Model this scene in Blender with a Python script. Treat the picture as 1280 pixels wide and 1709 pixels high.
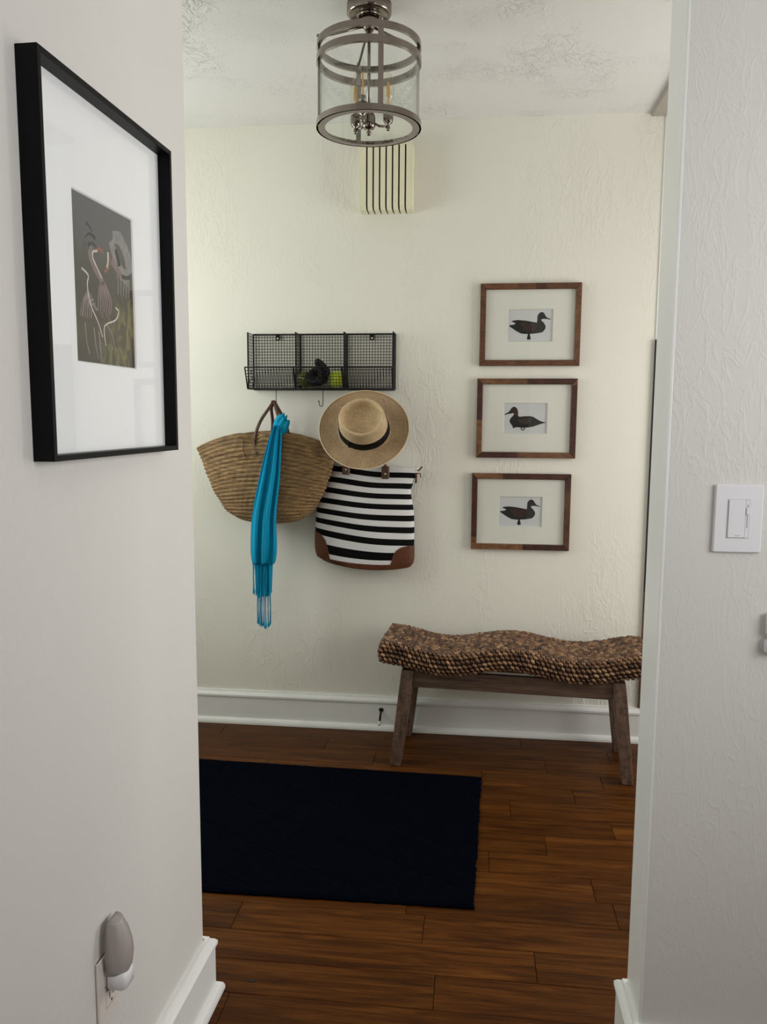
import bpy, math, random
from math import sin, cos, pi, sqrt
from mathutils import Matrix, Vector

random.seed(7)
scene = bpy.context.scene
for o in list(bpy.data.objects):
    bpy.data.objects.remove(o)
COL = scene.collection

# ------------------------------------------------------------------ camera
CAM = Vector((0.0, -3.1864, 1.3033))
RT = Vector((0.99381714, 0.11086769, 0.00598647))
UP = Vector((-0.01905619, 0.11720503, 0.99292489))
FW = Vector((-0.10938165, 0.98689986, -0.11859308))
cd = bpy.data.cameras.new('camera')
cam = bpy.data.objects.new('camera', cd)
COL.objects.link(cam)
cd.sensor_fit = 'VERTICAL'
cd.sensor_height = 24.0
cd.lens = 1316.7 / 1709.0 * 24.0
cd.clip_start = 0.02
cam.matrix_world = Matrix(((RT.x, UP.x, -FW.x, CAM.x), (RT.y, UP.y, -FW.y, CAM.y),
                           (RT.z, UP.z, -FW.z, CAM.z), (0, 0, 0, 1)))
scene.camera = cam

# ------------------------------------------------------------------ world, daylight, exposure
w = bpy.data.worlds.new('daylight')
scene.world = w
w.use_nodes = True
w.node_tree.nodes['Background'].inputs[0].default_value = (0.80, 0.90, 1.0, 1)
w.node_tree.nodes['Background'].inputs[1].default_value = 1.0
scene.view_settings.view_transform = 'Standard'
scene.view_settings.look = 'None'
scene.view_settings.exposure = 0.2
scene.view_settings.gamma = 1.0
scene.view_settings.use_curve_mapping = False


def area(name, loc, direction, sx, sy, power, col):
    l = bpy.data.lights.new(name, 'AREA')
    l.shape = 'RECTANGLE'
    l.size = sx
    l.size_y = sy
    l.energy = power
    l.color = col
    o = bpy.data.objects.new(name, l)
    COL.objects.link(o)
    o.location = loc
    o.rotation_euler = Vector(direction).to_track_quat('-Z', 'Y').to_euler()
    return o


# daylight by three windows, plus an added near-left one for fill (each lamp fills its own window opening)
area('daylight_right_window', (1.84, -0.80, 1.30), (-1, 0, 0), 1.0, 1.4, 20, (1.0, 0.95, 0.89))
area('daylight_entry_window', (-1.94, -0.80, 1.60), (1, 0, 0), 0.8, 0.8, 12, (0.96, 1.0, 0.95))
area('daylight_side_window', (1.34, -2.75, 1.50), (-1, 0, 0), 1.2, 0.8, 14.5, (1.0, 0.98, 0.97))
area('added_near_left_fill', (-0.74, -4.35, 1.55), (1, 0.35, 0), 1.0, 0.9, 9, (1.0, 0.98, 0.97))

# ------------------------------------------------------------------ helpers
H = 2.44


class MB:
    """collects shapes and links them as ONE mesh object"""

    def __init__(self):
        self.v = []
        self.f = []
        self.m = []
        self.mi = 0

    def add(self, vs, fs):
        n = len(self.v)
        self.v += [tuple(x) for x in vs]
        self.f += [tuple(i + n for i in q) for q in fs]
        self.m += [self.mi] * len(fs)
        return self

    def box(self, x0, x1, y0, y1, z0, z1):
        x0, x1 = min(x0, x1), max(x0, x1)
        y0, y1 = min(y0, y1), max(y0, y1)
        z0, z1 = min(z0, z1), max(z0, z1)
        vs = [(x0, y0, z0), (x1, y0, z0), (x1, y1, z0), (x0, y1, z0), (x0, y0, z1), (x1, y0, z1), (x1, y1, z1), (x0, y1, z1)]
        return self.add(vs, [(0, 3, 2, 1), (4, 5, 6, 7), (0, 1, 5, 4), (1, 2, 6, 5), (2, 3, 7, 6), (3, 0, 4, 7)])

    def cbox(self, x0, x1, y0, y1, z0, z1, c):
        """box with chamfered upright and horizontal edges"""
        def ring(z, d):
            a, b, e, g = x0 + d, x1 - d, y0 + d, y1 - d
            return [(a + c, e, z), (b - c, e, z), (b, e + c, z), (b, g - c, z), (b - c, g, z), (a + c, g, z), (a, g - c, z), (a, e + c, z)]
        return self.loft([ring(z0, c), ring(z0 + c, 0), ring(z1 - c, 0), ring(z1, c)])

    def loft(self, rings, caps=True, closed=True):
        n = len(rings[0])
        vs = [p for r in rings for p in r]
        fs = []
        for i in range(len(rings) - 1):
            for j in range(n if closed else n - 1):
                k = (j + 1) % n
                fs.append((i * n + j, i * n + k, (i + 1) * n + k, (i + 1) * n + j))
        if caps and closed:
            fs.append(tuple(reversed(range(n))))
            fs.append(tuple((len(rings) - 1) * n + j for j in range(n)))
        return self.add(vs, fs)

    def tube(self, pts, rad, n=6, flat=1.0):
        pts = [Vector(p) for p in pts]
        rs = rad if isinstance(rad, (list, tuple)) else [rad] * len(pts)
        rings = []
        ref = None
        for i, p in enumerate(pts):
            t = (pts[min(i + 1, len(pts) - 1)] - pts[max(i - 1, 0)]).normalized()
            if ref is None:
                ref = Vector((0, 0, 1)) if abs(t.z) < 0.9 else Vector((0, 1, 0))
            a = t.cross(ref)
            if a.length < 1e-5:
                a = t.cross(Vector((1, 0, 0)))
            a.normalize()
            b = a.cross(t).normalized()
            ref = b
            rings.append([p + a * (rs[i] * cos(2 * pi * k / n)) + b * (rs[i] * flat * sin(2 * pi * k / n)) for k in range(n)])
        return self.loft(rings)

    def lathe(self, prof, n=32, c=(0, 0, 0), sx=1.0, sy=1.0, caps=True):
        rings = [[(c[0] + r * sx * cos(2 * pi * k / n), c[1] + r * sy * sin(2 * pi * k / n), c[2] + z) for k in range(n)] for r, z in prof]
        return self.loft(rings, caps)

    def prism(self, poly, y0, y1):
        """polygon in x,z pushed along y"""
        n = len(poly)
        vs = [(a, y0, b) for a, b in poly] + [(a, y1, b) for a, b in poly]
        fs = [tuple(range(n)), tuple(reversed(range(n, 2 * n)))]
        fs += [(i, n + i, n + (i + 1) % n, (i + 1) % n) for i in range(n)]
        return self.add(vs, fs)

    def build(self, name, mat=None, parent=None, smooth=False, matrix=None, bevel=0, uv=None, seg=2, subsurf=0):
        me = bpy.data.meshes.new(name)
        me.from_pydata(self.v, [], self.f)
        mats = mat if isinstance(mat, (list, tuple)) else [mat]
        for m in mats:
            if m:
                me.materials.append(m)
        if len(mats) > 1:
            for p, i in zip(me.polygons, self.m):
                p.material_index = i
        if smooth:
            for p in me.polygons:
                p.use_smooth = True
        me.update()
        o = bpy.data.objects.new(name, me)
        COL.objects.link(o)
        if parent is not None:
            o.parent = parent
        if matrix is not None:
            o.matrix_basis = matrix
        if bevel:
            b = o.modifiers.new('bevel', 'BEVEL')
            b.width = bevel
            b.segments = seg
            b.limit_method = 'ANGLE'
        if subsurf:
            s = o.modifiers.new('subd', 'SUBSURF')
            s.levels = subsurf
            s.render_levels = subsurf
        return o


def recalc(o):
    import bmesh
    bm = bmesh.new()
    bm.from_mesh(o.data)
    bmesh.ops.recalc_face_normals(bm, faces=bm.faces)
    bm.to_mesh(o.data)
    bm.free()
    return o


def tag(o, label, cat, group=None):
    o['label'] = label
    o['category'] = cat
    if group:
        o['group'] = group
    return o


def struct(o):
    o['kind'] = 'structure'
    return o


def thing(name, label, cat, matrix=None, group=None):
    o = bpy.data.objects.new(name, None)
    COL.objects.link(o)
    o.empty_display_size = 0.05
    if matrix is not None:
        o.matrix_basis = matrix
    return tag(o, label, cat, group)


def T(x, y, z):
    return Matrix.Translation((x, y, z))


def RZ(a):
    return Matrix.Rotation(a, 4, 'Z')


def lerp_tab(tab, t):
    """piecewise smooth interpolation in a table [(t, a, b, ..)]"""
    if t <= tab[0][0]:
        return tab[0][1:]
    for i in range(len(tab) - 1):
        a, b = tab[i], tab[i + 1]
        if t <= b[0]:
            s = (t - a[0]) / (b[0] - a[0])
            p, q = tab[max(i - 1, 0)], tab[min(i + 2, len(tab) - 1)]
            out = []
            for k in range(1, len(a)):
                m0 = (b[k] - p[k]) / max(b[0] - p[0], 1e-6) * (b[0] - a[0])
                m1 = (q[k] - a[k]) / max(q[0] - a[0], 1e-6) * (b[0] - a[0])
                out.append((2 * s**3 - 3 * s * s + 1) * a[k] + (s**3 - 2 * s * s + s) * m0 + (-2 * s**3 + 3 * s * s) * b[k] + (s**3 - s * s) * m1)
            return tuple(out)
    return tab[-1][1:]


def spline(pts, n):
    k = len(pts) - 1
    tab = [(i / k,) + tuple(p) for i, p in enumerate(pts)]
    return [lerp_tab(tab, i / n) for i in range(n + 1)]


# ------------------------------------------------------------------ materials
def new_mat(name):
    m = bpy.data.materials.new(name)
    m.use_nodes = True
    nt = m.node_tree
    return m, nt, nt.nodes['Principled BSDF'], nt.nodes, nt.links


def noise(N, L, scale, detail=4, dist=0.0, vec=None, rough=0.55):
    t = N.new('ShaderNodeTexNoise')
    t.inputs['Scale'].default_value = scale
    t.inputs['Detail'].default_value = detail
    t.inputs['Distortion'].default_value = dist
    t.inputs['Roughness'].default_value = rough
    if vec is not None:
        L.new(vec, t.inputs['Vector'])
    return t


def ramp(N, L, src, stops):
    r = N.new('ShaderNodeValToRGB')
    e = r.color_ramp.elements
    while len(e) < len(stops):
        e.new(0.5)
    for i, (p, c) in enumerate(stops):
        e[i].position = p
        e[i].color = (c[0], c[1], c[2], 1) if isinstance(c, (list, tuple)) else (c, c, c, 1)
    L.new(src, r.inputs['Fac'])
    return r


def coords(N, L, scale=(1, 1, 1), out='Object', rot=(0, 0, 0)):
    tc = N.new('ShaderNodeTexCoord')
    mp = N.new('ShaderNodeMapping')
    mp.inputs['Scale'].default_value = scale
    mp.inputs['Rotation'].default_value = rot
    L.new(tc.outputs[out], mp.inputs['Vector'])
    return mp.outputs['Vector']


def simple(name, col, rough=0.5, metal=0.0, var=0.12, scale=20, bump=0.0, bscale=60, spec=0.5, sheen=0.0, vscale=(1, 1, 1)):
    m, nt, P, N, L = new_mat(name)
    v = coords(N, L, vscale)
    t = noise(N, L, scale, 5, 0.2, v)
    r = ramp(N, L, t.outputs['Fac'], [(0.25, tuple(c * (1 - var) for c in col)), (0.75, tuple(min(1, c * (1 + var)) for c in col))])
    L.new(r.outputs['Color'], P.inputs['Base Color'])
    P.inputs['Roughness'].default_value = rough
    P.inputs['Metallic'].default_value = metal
    P.inputs['Specular IOR Level'].default_value = spec
    P.inputs['Sheen Weight'].default_value = sheen
    if bump:
        t2 = noise(N, L, bscale, 4, 0.1, v)
        b = N.new('ShaderNodeBump')
        b.inputs['Strength'].default_value = bump
        b.inputs['Distance'].default_value = 0.004
        L.new(t2.outputs['Fac'], b.inputs['Height'])
        L.new(b.outputs['Normal'], P.inputs['Normal'])
    return m


def plaster(name, col, strength=0.5, scale=9.0, stretch=(1, 1, 0.55), dist=0.006, seed=0.0):
    """hand-trowelled plaster: scattered raised ridges over a soft orange-peel"""
    m, nt, P, N, L = new_mat(name)
    v = coords(N, L, stretch)
    # ridges: thin contour band of a distorted noise, present only in patches
    t = noise(N, L, scale, 3, 0.9, v)
    r = ramp(N, L, t.outputs['Fac'], [(0.455, 0.0), (0.50, 1.0), (0.515, 1.0), (0.56, 0.0)])
    pt = noise(N, L, 3.2, 2, 0.4, v)
    pr = ramp(N, L, pt.outputs['Fac'], [(0.47, 0.06), (0.66, 1.0)])
    t2 = noise(N, L, scale * 3.1, 3, 1.0, v)
    r2 = ramp(N, L, t2.outputs['Fac'], [(0.54, 0.0), (0.62, 0.8), (0.70, 0.2)])
    mul = N.new('ShaderNodeMath'); mul.operation = 'MULTIPLY'
    L.new(r.outputs['Color'], mul.inputs[0]); L.new(pr.outputs['Color'], mul.inputs[1])
    mul2 = N.new('ShaderNodeMath'); mul2.operation = 'MULTIPLY'
    L.new(r2.outputs['Color'], mul2.inputs[0]); L.new(pr.outputs['Color'], mul2.inputs[1])
    add = N.new('ShaderNodeMath'); add.operation = 'ADD'
    L.new(mul.outputs[0], add.inputs[0]); L.new(mul2.outputs[0], add.inputs[1])
    t3 = noise(N, L, 70, 3, 0.0, v)
    mad = N.new('ShaderNodeMath'); mad.operation = 'MULTIPLY_ADD'
    mad.inputs[1].default_value = 0.22
    L.new(t3.outputs['Fac'], mad.inputs[0]); L.new(add.outputs[0], mad.inputs[2])
    b = N.new('ShaderNodeBump')
    b.inputs['Strength'].default_value = strength
    b.inputs['Distance'].default_value = dist
    L.new(mad.outputs[0], b.inputs['Height'])
    L.new(b.outputs['Normal'], P.inputs['Normal'])
    cv = noise(N, L, 1.4, 3, 0.3, v)
    cr = ramp(N, L, cv.outputs['Fac'], [(0.3, tuple(c * 0.97 for c in col)), (0.7, tuple(min(1, c * 1.02) for c in col))])
    L.new(cr.outputs['Color'], P.inputs['Base Color'])
    P.inputs['Roughness'].default_value = 0.55
    P.inputs['Specular IOR Level'].default_value = 0.3
    return m


def wood(name, dark, mid, light, scale=3.0, vscale=(1.2, 16, 16), rough=0.4, rand=0.25, bump=0.1, spec=0.5):
    m, nt, P, N, L = new_mat(name)
    tc = N.new('ShaderNodeTexCoord')
    oi = N.new('ShaderNodeObjectInfo')
    off = N.new('ShaderNodeVectorMath'); off.operation = 'SCALE'
    cmb = N.new('ShaderNodeCombineXYZ')
    for k in range(3):
        L.new(oi.outputs['Random'], cmb.inputs[k])
    L.new(cmb.outputs[0], off.inputs[0]); off.inputs['Scale'].default_value = 37.0
    ad = N.new('ShaderNodeVectorMath'); ad.operation = 'ADD'
    L.new(tc.outputs['Object'], ad.inputs[0]); L.new(off.outputs[0], ad.inputs[1])
    mp = N.new('ShaderNodeMapping'); mp.inputs['Scale'].default_value = vscale
    L.new(ad.outputs[0], mp.inputs['Vector'])
    t = noise(N, L, scale, 6, 0.9, mp.outputs[0], 0.6)
    r = ramp(N, L, t.outputs['Fac'], [(0.28, dark), (0.5, mid), (0.72, light)])
    mp2 = N.new('ShaderNodeMapping'); mp2.inputs['Scale'].default_value = (vscale[0] * 1.5, vscale[1] * 9, vscale[2] * 9)
    L.new(ad.outputs[0], mp2.inputs['Vector'])
    t2 = noise(N, L, scale, 4, 0.3, mp2.outputs[0], 0.6)
    r2 = ramp(N, L, t2.outputs['Fac'], [(0.36, 0.38), (0.54, 1.0)])
    mx = N.new('ShaderNodeMix'); mx.data_type = 'RGBA'; mx.blend_type = 'MULTIPLY'
    mx.inputs['Factor'].default_value = 0.75
    L.new(r.outputs['Color'], mx.inputs['A']); L.new(r2.outputs['Color'], mx.inputs['B'])
    mr = N.new('ShaderNodeMapRange')
    mr.inputs['To Min'].default_value = 1 - rand; mr.inputs['To Max'].default_value = 1 + rand
    L.new(oi.outputs['Random'], mr.inputs['Value'])
    hs = N.new('ShaderNodeHueSaturation')
    L.new(mr.outputs[0], hs.inputs['Value']); L.new(mx.outputs['Result'], hs.inputs['Color'])
    L.new(hs.outputs['Color'], P.inputs['Base Color'])
    P.inputs['Roughness'].default_value = rough
    P.inputs['Specular IOR Level'].default_value = spec
    b = N.new('ShaderNodeBump'); b.inputs['Strength'].default_value = bump; b.inputs['Distance'].default_value = 0.001
    L.new(t2.outputs['Fac'], b.inputs['Height']); L.new(b.outputs['Normal'], P.inputs['Normal'])
    return m


def glass(name, tint=(1, 1, 1), rough=0.0, ior=1.45):
    m, nt, P, N, L = new_mat(name)
    N.remove(P)
    tr = N.new('ShaderNodeBsdfTransparent'); tr.inputs[0].default_value = (*tint, 1)
    gl = N.new('ShaderNodeBsdfGlossy'); gl.inputs['Roughness'].default_value = rough
    lw = N.new('ShaderNodeLayerWeight'); lw.inputs['Blend'].default_value = 0.5
    pw = N.new('ShaderNodeMath'); pw.operation = 'POWER'; pw.inputs[1].default_value = 5.0
    L.new(lw.outputs['Facing'], pw.inputs[0])
    f0 = ((ior - 1) / (ior + 1)) ** 2
    fr = N.new('ShaderNodeMath'); fr.operation = 'MULTIPLY_ADD'          # Schlick reflectance of a thin sheet
    fr.inputs[1].default_value = 1 - f0; fr.inputs[2].default_value = f0
    L.new(pw.outputs[0], fr.inputs[0])
    # faint smears on the pane
    t = noise(N, L, 6, 3, 0.5, coords(N, L))
    rr = ramp(N, L, t.outputs['Fac'], [(0.3, rough), (0.8, rough + 0.015)])
    L.new(rr.outputs['Color'], gl.inputs['Roughness'])
    mx = N.new('ShaderNodeMixShader')
    L.new(fr.outputs[0], mx.inputs[0]); L.new(tr.outputs[0], mx.inputs[1]); L.new(gl.outputs[0], mx.inputs[2])
    L.new(mx.outputs[0], N['Material Output'].inputs['Surface'])
    return m


M = {}
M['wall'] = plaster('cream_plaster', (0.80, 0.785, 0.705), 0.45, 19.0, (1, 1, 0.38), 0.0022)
M['wall2'] = plaster('light_tinted_plaster', (0.69, 0.675, 0.645), 0.19, 26.0, (1, 1, 0.38), 0.0020)  # same paint as the cream wall, its different light put into the colour
M['ceil'] = plaster('ceiling_plaster', (0.77, 0.76, 0.74), 0.8, 16.0, (1, 1, 1), 0.0032)
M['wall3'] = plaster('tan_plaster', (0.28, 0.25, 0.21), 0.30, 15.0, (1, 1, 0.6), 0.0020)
M['soffit_shade'] = plaster('shaded_soffit', (0.40, 0.365, 0.32), 0.30, 15.0, (1, 1, 1), 0.0020)  # shade on the soffit put into a darker colour
M['trim'] = simple('white_trim_paint', (0.80, 0.81, 0.79), 0.35, var=0.03, scale=6, bump=0.05, bscale=40)
M['plank'] = wood('oak_plank', (0.030, 0.0085, 0.0011), (0.084, 0.0260, 0.0034), (0.150, 0.052, 0.0080), rough=0.4, spec=0.10, rand=0.16)
M['gap'] = simple('floor_gap', (0.012, 0.006, 0.003), 0.8)
M['rug'] = None
M['black_wire'] = simple('black_wire', (0.007, 0.006, 0.006), 0.5, 0.0, spec=0.2)
M['nickel'] = simple('brushed_nickel', (0.25, 0.215, 0.19), 0.17, 1.0, var=0.08, scale=30, vscale=(1, 1, 8))
M['glass'] = glass('clear_glass', (0.97, 0.985, 0.975))
M['pane'] = glass('picture_glass', (0.985, 0.99, 0.985), 0.0, 1.33)
M['bulb'] = glass('bulb_glass', (0.97, 0.95, 0.90), 0.0, 1.75)
M['filament'] = simple('amber_filament', (0.85, 0.46, 0.10), 0.5)
M['candle'] = simple('candle_sleeve', (0.30, 0.28, 0.26), 0.3, 0.9)
M['ivory'] = simple('ivory_plastic', (0.80, 0.765, 0.57), 0.45, var=0.04, scale=8)
M['slot'] = simple('dark_slot', (0.035, 0.030, 0.022), 0.8)
M['white_plastic'] = simple('white_plastic', (0.78, 0.78, 0.80), 0.35, var=0.02, scale=5)
M['grey_plastic'] = simple('grey_plastic', (0.40, 0.40, 0.41), 0.4, var=0.03)
M['almond_plastic'] = simple('almond_plastic', (0.74, 0.69, 0.64), 0.4, var=0.03)
M['black_frame'] = simple('black_frame', (0.003, 0.003, 0.004), 0.4, var=0.2, spec=0.12)
M['mat_white'] = simple('white_mat_board', (0.93, 0.93, 0.955), 0.8, var=0.01)
M['mat_cream'] = simple('cream_mat_board', (0.80, 0.79, 0.73), 0.8, var=0.01)
M['paper'] = simple('print_paper', (0.66, 0.66, 0.68), 0.7, var=0.03, scale=40)
M['black_metal'] = simple('black_metal', (0.01, 0.01, 0.01), 0.35, 0.4)
M['rubber'] = simple('white_rubber', (0.72, 0.70, 0.66), 0.6)

# ------------------------------------------------------------------ setting
XL, YL, AL = -0.57434, -1.59614, 0.0340057
ML = T(XL, YL, 0) @ RZ(-AL)          # frame of the left wall: x out of the wall, y along it
XJ, YJN, YJF = 0.3448, -1.7388, -1.6233
XW = 1.90                             # right end of the foyer
XF = -2.00                            # left end of the foyer
YR = -5.2                             # rear of the near room
XS = 1.40                             # side of the near room
HB = 0.141

# floor: dark subfloor with each oak plank a piece of its own
floor = struct(MB().box(XF, XW + 0.1, YR, 0.1, -0.03, -0.012).build('floor', M['gap']))
PITCH = 0.111
joints = {0: [-1.016, 0.22], 1: [-0.558, 0.55], 2: [-1.2, -0.35, 0.30], 3: [-0.75, 0.06, 0.49], 4: [-0.9, 0.376], 5: [-0.5, 0.152],
          6: [-1.0, -0.2, 0.47], 7: [-0.7, 0.25], 8: [-1.1, 0.074], 9: [-0.55, 0.36], 10: [-0.95, -0.15, 0.402], 11: [-0.592, -0.10],
          12: [-0.9, 0.176], 13: [-0.6, -0.062, 0.45], 14: [-0.525, 0.28], 15: [-0.428, 0.30]}
for k in range(-1, 46):
    y1 = -0.023 - PITCH * (k - 1) - PITCH
    y1 = -0.023 - PITCH * k
    y0 = y1 - PITCH
    if y1 < YR:
        break
    js = joints.get(k)
    if js is None:
        js = []
        x = XF + random.uniform(0.3, 1.1)
        while x < XW - 0.3:
            js.append(x)
            x += random.uniform(0.6, 1.5)
        if -1 < k < 16:
            pass
    else:
        js = [js[0] - 0.9] + js + [js[-1] + 0.85]
    xs = [XF] + [q for q in js if XF + 0.1 < q < XW - 0.1] + [XW]
    for a, b in zip(xs[:-1], xs[1:]):
        if YL - 0.35 > y1 and b < XL - 0.25:
            continue
        ya, yb = max(y0, YR), min(y1, 0.08)
        cx, cy = (a + b) / 2, (ya + yb) / 2
        hx, hy = (b - a) / 2 - 0.0006, (yb - ya) / 2 - 0.0006
        z = random.uniform(-0.0004, 0.0)
        c = 0.0012
        r0 = [(-hx, -hy, -0.012), (hx, -hy, -0.012), (hx, hy, -0.012), (-hx, hy, -0.012)]
        r1 = [(p[0], p[1], z - c) for p in r0]
        r2 = [(p[0] - c * (1 if p[0] > 0 else -1), p[1] - c * (1 if p[1] > 0 else -1), z) for p in r0]
        MB().loft([r0, r1, r2]).build('plank', M['plank'], floor, matrix=T(cx, cy, 0))
knot = MB().lathe([(0.006, 0.0), (0.006, 0.0012), (0.003, 0.0016)], 9, (0, 0, 0), 1.6, 0.8).build('wood_knot', M['gap'], floor, matrix=T(-0.485, -1.536, 0.0))

struct(MB().box(XF, XW + 0.1, YR, 0.1, H, H + 0.1).build('ceiling', M['ceil']))
struct(MB().box(XF, XW + 0.1, 0, 0.1, 0, H).build('wall_back', M['wall']))
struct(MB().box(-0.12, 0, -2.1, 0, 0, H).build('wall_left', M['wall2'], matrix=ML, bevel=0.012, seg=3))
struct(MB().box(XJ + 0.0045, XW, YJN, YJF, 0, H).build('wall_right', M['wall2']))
struct(MB().box(XF, XL - 0.115, YJN + 0.02, YJF + 0.02, 0, H).build('wall_front_left', M['wall']))
# lowered strip of ceiling towards the right end of the foyer
struct(MB().box(0.642, XW, YJF, 0.0, H - 0.016, H).build('trim_1', M['soffit_shade'], bevel=0.004))
# smooth painted reveal of the opening
struct(MB().box(XJ - 0.002, XJ + 0.0045, YJN - 0.0008, YJF, 0, H).build('trim_2', M['trim'], bevel=0.0015))
# white casing on the back wall by the opening at the right
struct(MB().box(0.694, 0.80, -0.004, 0, HB, H - 0.016).build('trim_3', M['trim'], bevel=0.001))


def window_wall(name, axis, pos, lo, hi, w0, w1, z0, z1, t, mat='wall2'):
    """wall with a rectangular window opening"""
    b = MB()
    def bx(a0, a1, c0, c1):
        if axis == 'x':
            b.box(pos, pos + t, a0, a1, c0, c1)
        else:
            b.box(a0, a1, pos, pos + t, c0, c1)
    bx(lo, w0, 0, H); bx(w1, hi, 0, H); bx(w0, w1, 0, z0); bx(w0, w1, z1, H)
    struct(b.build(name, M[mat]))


def window(idx, axis, pos, w0, w1, z0, z1):
    f = MB()
    s = 0.05
    wm = (w0 + w1) / 2
    for a0, a1, c0, c1 in ((w0, w1, z0, z0 + s), (w0, w1, z1 - s, z1), (w0, w0 + s, z0 + s, z1 - s), (w1 - s, w1, z0 + s, z1 - s), (wm - 0.02, wm + 0.02, z0 + s, z1 - s)):
        if axis == 'x':
            f.box(pos + 0.03, pos + 0.07, a0, a1, c0, c1)
        else:
            f.box(a0, a1, pos + 0.03, pos + 0.07, c0, c1)
    o = struct(f.build('window_%d' % idx, M['trim']))
    for a0, a1 in ((w0 + s, wm - 0.02), (wm + 0.02, w1 - s)):
        g = MB()
        if axis == 'x':
            g.box(pos + 0.048, pos + 0.052, a0, a1, z0 + s, z1 - s)
        else:
            g.box(a0, a1, pos + 0.048, pos + 0.052, z0 + s, z1 - s)
        g.build('pane', M['glass'], o)


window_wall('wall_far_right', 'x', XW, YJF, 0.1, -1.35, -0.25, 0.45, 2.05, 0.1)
window(1, 'x', XW, -1.35, -0.25, 0.45, 2.05)
window_wall('wall_side', 'x', XS, YR, YJF, -3.4, -2.1, 1.05, 1.95, 0.1, 'wall3')
window(2, 'x', XS, -3.4, -2.1, 1.05, 1.95)
struct(MB().box(-0.9, XS, YR - 0.1, YR, 0, H).build('wall_rear', M['wall3']))
window_wall('wall_near_left', 'x', -0.90, YR, -3.60, -4.90, -3.80, 1.05, 2.05, 0.1, 'wall3')
window(3, 'x', -0.90, -4.90, -3.80, 1.05, 2.05)  # unseen window added to light the right wall from behind the camera
window_wall('wall_far_left', 'x', XF - 0.1, YJF, 0.1, -1.25, -0.35, 1.05, 2.05, 0.1, 'wall')
window(4, 'x', XF - 0.1, -1.25, -0.35, 1.05, 2.05)

# baseboards: board with ogee cap, shoe moulding below
BPROF = [(0, 0), (0.018, 0), (0.018, 0.112), (0.0225, 0.116), (0.0225, 0.124), (0.017, 0.131), (0.010, 0.1345), (0.008, 0.141), (0, 0.141)]
SPROF = [(0, 0), (0.034, 0), (0.0335, 0.008), (0.030, 0.016), (0.024, 0.021), (0.018, 0.023), (0, 0.023)]


def moulding(prof, pts, side):
    """sweep profile (out, up) along a floor polyline, mitred; out is to the given side"""
    b = MB()
    rings = []
    P = [Vector((x, y, 0)) for x, y in pts]
    for i, p in enumerate(P):
        ds = []
        if i > 0:
            ds.append((P[i] - P[i - 1]).normalized())
        if i < len(P) - 1:
            ds.append((P[i + 1] - P[i]).normalized())
        ns = [Vector((-d.y, d.x, 0)) * side for d in ds]
        n = ns[0] if len(ns) == 1 else (ns[0] + ns[1]) / (1 + ns[0].dot(ns[1]))
        rings.append([p + n * o + Vector((0, 0, u)) for o, u in prof])
    b.loft(rings)
    return b


def baseboard(name, pts, side):
    o = struct(recalc(moulding(BPROF, pts, side).build(name, M['trim'])))
    recalc(moulding(SPROF, pts, side).build('shoe_moulding', M['trim'], o))
    return o


baseboard('baseboard_back', [(XF, 0), (XW, 0)], -1)
el = lambda x, y: tuple((ML @ Vector((x, y, 0)))[:2])
baseboard('baseboard_left', [el(0, -2.1), el(0, 0), el(-0.12, 0), ], -1)
baseboard('baseboard_right', [(XS, YJN), (XJ - 0.002, YJN), (XJ - 0.002, YJF), (XW, YJF)], 1)

# ------------------------------------------------------------------ more materials
def straw(name, a, b, vs, bumpv=0.5, bs=3.0):
    m, nt, P, N, L = new_mat(name)
    v = coords(N, L, vs)
    t = noise(N, L, 3.0, 5, 0.4, v)
    r = ramp(N, L, t.outputs['Fac'], [(0.3, a), (0.7, b)])
    t3 = noise(N, L, 14.0, 3, 0.2, coords(N, L))
    r3 = ramp(N, L, t3.outputs['Fac'], [(0.35, 0.78), (0.65, 1.0)])
    mx = N.new('ShaderNodeMix'); mx.data_type = 'RGBA'; mx.blend_type = 'MULTIPLY'
    mx.inputs['Factor'].default_value = 1.0
    L.new(r.outputs['Color'], mx.inputs['A']); L.new(r3.outputs['Color'], mx.inputs['B'])
    L.new(mx.outputs['Result'], P.inputs['Base Color'])
    P.inputs['Roughness'].default_value = 0.65
    bp = N.new('ShaderNodeBump'); bp.inputs['Strength'].default_value = bumpv; bp.inputs['Distance'].default_value = 0.003
    t2 = noise(N, L, bs, 4, 0.2, v)
    L.new(t2.outputs['Fac'], bp.inputs['Height']); L.new(bp.outputs['Normal'], P.inputs['Normal'])
    return m


M['hat'] = straw('hat_straw_lit', (0.52, 0.37, 0.20), (0.74, 0.57, 0.35), (60, 60, 60), 0.35)  # crown straw lighter, light falling on it put into the colour
M['hat_brim'] = straw('brim_straw_shaded', (0.30, 0.195, 0.10), (0.50, 0.35, 0.20), (60, 60, 60), 0.35)  # same straw darker, shading of the tilted brim put into the colour
M['hat_edge'] = simple('hat_edge', (0.66, 0.52, 0.34), 0.6, var=0.1)
M['palm'] = straw('palm_leaf', (0.105, 0.055, 0.020), (0.43, 0.265, 0.11), (5, 20, 60), 0.8)
M['band'] = simple('black_ribbon', (0.003, 0.003, 0.004), 0.6, spec=0.2, bump=0.2, bscale=300)
M['leather'] = simple('brown_leather', (0.105, 0.036, 0.016), 0.45, spec=0.3, var=0.3, scale=25, bump=0.15, bscale=250)
M['dark_leather'] = simple('dark_leather', (0.085, 0.038, 0.022), 0.45, var=0.25, scale=30, bump=0.15, bscale=250)
M['scarf'] = simple('turquoise_cloth', (0.0025, 0.30, 0.51), 0.75, var=0.16, scale=30, bump=0.12, bscale=500, spec=0.2, vscale=(3, 3, 0.3))
M['brass'] = simple('pale_brass', (0.75, 0.68, 0.52), 0.25, 1.0, var=0.05)
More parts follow.
